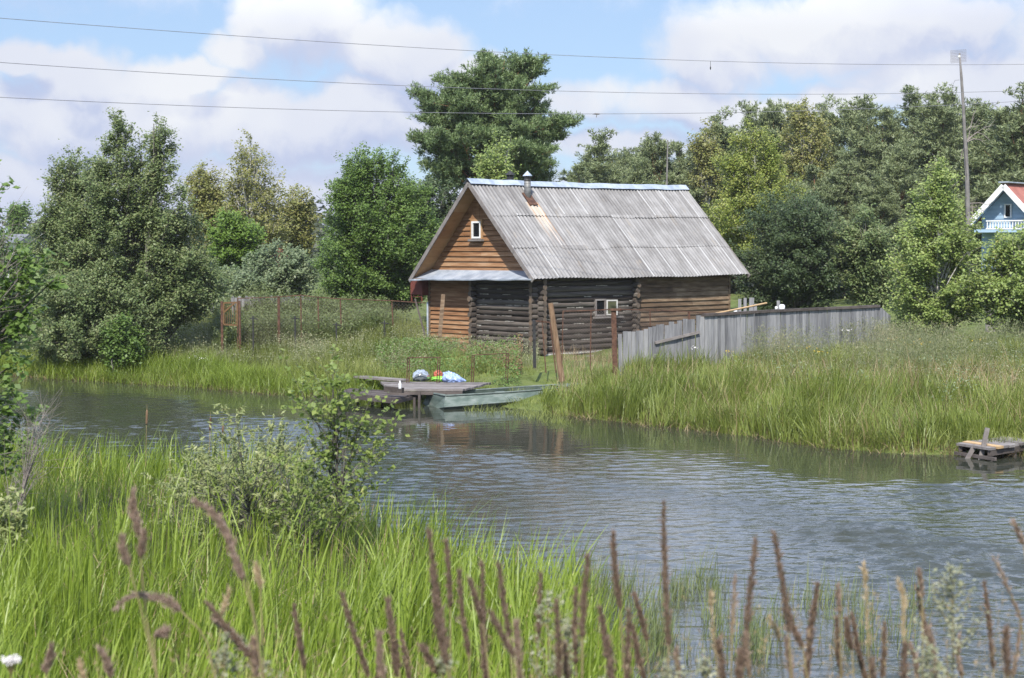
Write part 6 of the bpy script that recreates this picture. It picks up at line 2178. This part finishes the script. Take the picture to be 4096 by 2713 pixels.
PUR = 'purple brown seeding grasses close to the camera'
purple = [((1714, 2120), (1791, 2614), 'leftmost of the close trio of purple heads, tip highest', 1.0), ((1785, 2163), (1802, 2450), 'upright purple head on the right of the close trio', .8), ((1728, 2268), (1765, 2540), 'lower purple head tucked in the close trio', .8),
          ((1835, 2279), (1879, 2641), 'single purple head just right of the close trio', .95), ((1928, 2240), (1945, 2760), 'thickest purple head, left of the bottom centre', 1.5), ((1879, 2323), (1934, 2504), 'side head slanting into the thickest purple head', .8),
          ((1994, 2251), (2041, 2559), 'purple head leaning left, right of the thickest one', .8), ((1961, 2449), (2060, 2636), 'strongly slanting low purple head under the leaning one', .7), ((2164, 2290), (2150, 2586), 'upright thin purple head before the end of the green reeds', .75),
          ((2224, 2405), (2236, 2730), 'low upright purple head beside the white mugwort', .8), ((2351, 2224), (2329, 2570), 'dark upright head at the right end of the green reeds', .95), ((2304, 2356), (2304, 2669), 'shorter head left of the dark upright head', .8),
          ((2452, 2136), (2483, 2449), 'tall dark head with a split tip against the water', .95), ((2653, 2004), (2675, 2603), 'tallest purple head of all, standing against the water', 1.25), ((2538, 2378), (2590, 2575), 'short dark head slanting left of the tallest head', .85),
          ((2400, 2438), (2433, 2641), 'ragged low head under the tall split one', .9), ((2516, 2449), (2510, 2740), 'pale purple head near the bottom, left of the tallest head', .9), ((2532, 2504), (2582, 2740), 'brown head slanting at the bottom under the short dark head', .9),
          ((1549, 2394), (1590, 2720), 'dark purple head left of the trio, near the bottom', 1.1), ((1605, 2530), (1640, 2740), 'short purple head at the bottom between two taller ones', .9), ((1522, 2560), (1511, 2740), 'purple head rising from the bottom edge beside the dark one', .8),
          ((1690, 2590), (1757, 2700), 'clumpy bent tan purple head at the bottom', 1.1), ((3023, 2157), (2970, 2690), 'tall purple head slanting right, before the sparse rushes', 1.25), ((3097, 2136), (3161, 2544), 'tall thin purple head leaning left before the sparse rushes', 1.0),
          ((3271, 2338), (3225, 2730), 'thick dark purple head in the middle of the right half', 1.6), ((3150, 2440), (3215, 2600), 'thin spike joining the thick dark purple head', .6), ((3346, 2473), (3367, 2720), 'low purple head right of the thick dark one', .9), ((3385, 2480), (3410, 2610), 'small spike among the low heads right of the thick one', .6),
          ((3410, 2459), (3466, 2730), 'brownish low head leaning left, right of the small spike', 1.2), ((3537, 2500), (3530, 2720), 'thin upright low head before the open water', .7), ((3669, 2352), (3743, 2670), 'slim purple head leaning left before the mugwort', .8), ((3938, 2331), (3975, 2690), 'slim brown head right of the mugwort', .9),
          ((1176, 2428), (1222, 2690), 'purple head in the green reeds at the lower left', .95), ((1366, 2374), (1478, 2720), 'long slanting purple head in the reeds at the lower left', 1.0), ((1547, 2405), (1600, 2690), 'leaning head just behind the dark purple head', .7), ((828, 2413), (1010, 2640), 'brown head slanting strongly at the lower left', .85)]
for k, (a, b_, lab_, th) in enumerate(purple):
    m_ = ((a[0] + b_[0]) / 2 + rr.uniform(-8, 4), (a[1] + b_[1]) / 2)
    stalk('grass_stalk', lab_, [a, m_, b_], 6.0 + rr.uniform(-.5, 1.2), MT['seed'], .0104 * th, PUR, nsp=int(720 * th))
EXTRA = 'crowded short seed heads along the bottom edge'
for k in range(14):
    px = 1480 + 2560 * (k + rr.random()) / 14
    tip = rr.uniform(2470, 2650)
    dx = rr.uniform(-25, 55)
    stalk('grass_stalk', 'short brown seed head in the crowded row along the bottom edge', [(px, tip), (px + dx * .4 + rr.uniform(-6, 6), tip + 70), (px + dx, tip + rr.uniform(150, 260))], 5.6 + rr.uniform(-.4, 1.6), MT['seed'] if k % 3 else MT['seed_tan'], rr.uniform(.009, .015), EXTRA, nsp=420)
TAN = 'tan drooping grasses at the lower left'
for pts, tail, lab_, th in [
        ([(781, 2007), (830, 2030), (870, 2075), (905, 2130), (944, 2196)], [(990, 2330), (1030, 2520), (1052, 2720)], 'tall tan grass head arching to the left above the reeds', 1.0),
        ([(905, 2150), (950, 2260), (975, 2330)], [(1010, 2450), (1035, 2600), (1050, 2720)], 'lower branch of tan seed hanging on the tall arching stalk', .8),
        ([(534, 1964), (532, 2030), (545, 2090), (557, 2150)], [(568, 2300), (590, 2500), (628, 2720)], 'upright tan grass head at the left, above the reeds', 1.0),
        ([(487, 2158), (495, 2210), (518, 2270)], [(560, 2420), (600, 2600), (632, 2720)], 'small tan head left of the upright tan one', .8),
        ([(576, 2130), (570, 2180), (562, 2240)], [(575, 2400), (600, 2560), (630, 2720)], 'small tan head right of the upright tan one', .7),
        ([(464, 2436), (500, 2395), (545, 2380), (600, 2386), (658, 2397), (700, 2425), (730, 2446)], [(790, 2510), (830, 2570), (860, 2720)], 'tan grass head drooping far over to the left, low in the reeds', 1.0),
        ([(860, 2480), (900, 2510), (950, 2560), (1000, 2620)], [(1030, 2680), (1050, 2760)], 'tan spray slanting below the tall arching stalk', .9),
        ([(655, 2528), (640, 2535), (612, 2545)], [(618, 2620), (630, 2720)], 'tiny tan tuft low at the left on the bent stalk', .8),
        ([(1015, 2560), (1020, 2640), (1025, 2720)], None, 'tan feathery head at the bottom edge under the arching stalk', 1.1),
        ([(190, 2590), (200, 2700)], None, 'tan blurred head at the bottom left corner', .8), ([(392, 2600), (450, 2720)], None, 'slanting tan head at the bottom left', .8)]:
    stalk('grass_stalk', lab_, pts, 5.6 + rr.uniform(-.2, .5), MT['seed_tan'], .016 * th, TAN, tail, nsp=int(650 * th))
PAL = 'pale straw coloured grasses'
for pts, lab_, th in [([(2842, 2374), (2845, 2440), (2867, 2650)], 'pale straw grass head left of the sparse rushes', .7), ([(3456, 2264), (3462, 2330), (3474, 2594)], 'pale cream grass head in the middle of the open water', .9), ([(3591, 2324), (3615, 2390), (3616, 2560)], 'pale forked grass head left of the slim purple head', .7),
                      ([(3676, 2282), (3684, 2330), (3690, 2400)], 'sandy grass head just above the slim purple head', .9), ([(3974, 2232), (4010, 2300), (4060, 2420), (4085, 2480)], 'thin bent sandy head near the right edge', .6), ([(2941, 2310), (2935, 2420), (2927, 2551)], 'sandy thin head beside the tall slanting purple one', .7),
                      ([(3079, 2473), (3110, 2530), (3120, 2570)], 'pale head below the tall thin purple one', .7), ([(3353, 2352), (3356, 2400), (3362, 2470)], 'small tan head before the rushes, centre right', .7), ([(1025, 2266), (1035, 2310), (1042, 2360)], 'short pale cream head in the reeds at the lower left', 1.0), ([(917, 2366), (900, 2420), (885, 2470)], 'short pale head left of the cream one', .8),
                      ([(321, 2649), (330, 2690), (345, 2740)], 'cream head at the bottom edge, lower left', .8), ([(4056, 2090), (4075, 2135), (4097, 2185)], 'brown head poking in at the right edge above the water', .8), ([(3836, 2551), (3830, 2620), (3850, 2720)], 'tan head at the bottom right, right of the mugwort', 1.0), ([(4085, 2480), (4070, 2600), (4050, 2720)], 'pinkish straw head at the right edge near the bottom', .9),
                      ([(2985, 2540), (2990, 2620), (3000, 2720)], 'sandy head at the bottom between two purple ones', .7), ([(3640, 2580), (3665, 2640), (3670, 2720)], 'sandy bent head at the bottom before the mugwort', .8), ([(2885, 2545), (2880, 2620), (2880, 2720)], 'straw coloured head low at the bottom centre right', .7)]:
    stalk('grass_stalk', lab_, pts, 6.2 + rr.uniform(-.4, .8), MT['seed_pale'] if 'pale' in lab_ or 'cream' in lab_ else MT['seed_tan'], .011 * th, PAL, nsp=int(260 * th))
# short grass haze at the foot of the picture
X = rng.uniform(-2.6, 2.6, 900); Y_ = rng.uniform(5.2, 8.5, 900)
h = np.clip((H - Y_ * .262) - gz(X, Y_) + rng.normal(0, .10, 900) - .06, .2, 2)
P = np.stack([X, Y_, gz(X, Y_)], -1)
V, Q = blades(P, h, np.full(900, .006), rng.normal(0, 1.2, 900), np.abs(rng.normal(.12, .06, 900)), np.abs(rng.normal(.18, .1, 900)), 5)
o = vq('verge_grass', [(V, Q)], MT['grass'])
tag(o, 'rough verge grass below the camera', 'grass', kind='stuff')


n_ = 280
px = rng.uniform(300, 4150, n_); Y_ = rng.uniform(5.4, 8.2, n_); py = 2440 + 300 * rng.random(n_) ** .8 - 120 * (px > 2100)
X = (px - CX) / F * Y_
h = np.clip(H - (py - 986) / F * Y_ - gz(X, Y_), .2, 2.2)
V, Q = blades(np.stack([X, Y_, gz(X, Y_)], -1), h, rng.uniform(.002, .005, n_), rng.normal(.3, 1.5, n_), np.abs(rng.normal(.10, .07, n_)), np.abs(rng.normal(.14, .14, n_)), 7)
u = rng.uniform(.84, 1.0, (n_, 16))
idx = np.clip((u * 7).astype(int), 0, 6); fr_ = u * 7 - idx
C_ = V.reshape(n_, 8, 2, 3).mean(2)
PP = C_[np.arange(n_)[:, None], idx] * (1 - fr_)[..., None] + C_[np.arange(n_)[:, None], idx + 1] * fr_[..., None]
PP = (PP + rng.normal(size=PP.shape) * .007)[rng.random(n_) < .6].reshape(-1, 3)
D = rng.normal(size=PP.shape) * .45; D[:, 2] += 1
o = vq('dry_stems', [(V, Q), spikes(PP, D, .024, .004)], MT['straw'])
tag(o, 'tangle of thin dry grass stems along the bottom edge', 'dry grass', kind='stuff')


def mugwort(label, px, top, Y, spread, nbr, group):
    a = at_y(px, top, Y)
    gx = a[0] + rr.uniform(-.03, .03)
    base = np.array([gx, Y, gz(gx, Y) - .03])
    t = thing('mugwort_plant', label, 'weed', base, 0, group)
    stem = np.stack([np.linspace(base[k], a[k], 10) for k in range(3)], -1)
    stem[:, 0] += .012 * np.sin(np.linspace(0, 5, 10))
    hh = a[2] - base[2]
    parts_ = [tubes(stem[None], np.linspace(.005, .0015, 10)[None], 5)]
    zz_ = 1 - rng.uniform(0, .75, nbr) * min(1, .9 / hh)
    S = np.stack([np.interp(zz_, np.linspace(0, 1, 10), stem[:, k]) for k in range(3)], -1)
    az = rng.uniform(0, 6.28, nbr)
    L = spread * (.25 + 1.1 * (1 - zz_) / (1 - zz_).max()) * rng.uniform(.6, 1.1, nbr)
    T = S + np.stack([np.cos(az) * L * .6, np.sin(az) * L * .6, L * .9], -1)
    M = (S + T) / 2 + np.stack([np.cos(az) * L * .12, np.sin(az) * L * .12, -L * .08], -1)
    sl = np.linspace(0, 1, 5)
    parts_.append(tubes(bez(S[:, None], M[:, None], T[:, None], np.broadcast_to(sl, (nbr, 5))), np.broadcast_to(np.linspace(.0025, .001, 5), (nbr, 5)), 4))
    vq('stem', offset(parts_, base), MT['stem'], t)
    k = 26
    u = rng.uniform(.15, 1.05, (nbr, k))
    P = bez(S[:, None], M[:, None], T[:, None], u) + rng.normal(size=(nbr, k, 3)) * .010
    P = P.reshape(-1, 3)
    top_ = stem[-1] - np.array([0, 0, 1]) * rng.uniform(0, .2, (40, 1)) + rng.normal(size=(40, 3)) * .008
    vq('flower_sprays', offset([leaves(np.concatenate([P, top_]), .015, .75, .4)], base), MT['mugwort'], t)


MG_ = 'silvery mugwort plants at the foot of the view'
for px, top, Y, sp, nb_, lab_ in [(2205, 2355, 6.6, .22, 26, 'silvery mugwort spire before the right end of the green reeds'), (2290, 2520, 6.4, .24, 22, 'bushy silvery mugwort at the bottom, right of the mugwort spire'), (3828, 2290, 6.4, .26, 30, 'tall silvery mugwort against the water at the right'), (3720, 2560, 6.1, .2, 18, 'low mugwort left of the tall one at the right'),
                                  (912, 2560, 5.9, .2, 20, 'silvery mugwort at the bottom left under the tan grasses'), (965, 2590, 6.0, .18, 18, 'second mugwort close beside the tan spray at the bottom left'), (1790, 2640, 5.8, .14, 14, 'pale mugwort tip at the bottom between purple heads'), (1100, 2660, 6.0, .14, 12, 'low mugwort tip right of the pair at the bottom left'), (2720, 2620, 6.0, .16, 14, 'low mugwort at the bottom right of the tallest purple head'), (2830, 2640, 6.2, .16, 14, 'lowest mugwort under the pale straw head')]:
    mugwort(lab_, px, top, Y, sp, nb_, MG_)
# white umbel at the bottom left
c0 = at_y(42, 2640, 6.4)
um = thing('umbel_plant', 'white flowered umbel plant in the bottom left corner', 'flower', (c0[0], 6.4, gz(c0[0], 6.4)))
u0 = np.array(um.location)
mb = MB(); mb.tube([u0, c0 - np.array([0, 0, .06])], [.005, .003], 5)
D = rng.normal(size=(22, 3)) * np.array([.018, .018, .005])
for d in D:
    mb.tube([c0 - np.array([0, 0, .06]), c0 + d], .0012, 3)
mb.build('stem', MT['stem'], um, base=u0)
P = np.concatenate([c0 + d + rng.normal(size=(9, 3)) * .006 for d in D] + [c0 + rng.normal(size=(60, 3)) * np.array([.015, .015, .004])])
vq('flower_head', offset([leaves(P, .010, .9, 2)], u0), MT['umbel'], um)['kind'] = 'stuff'
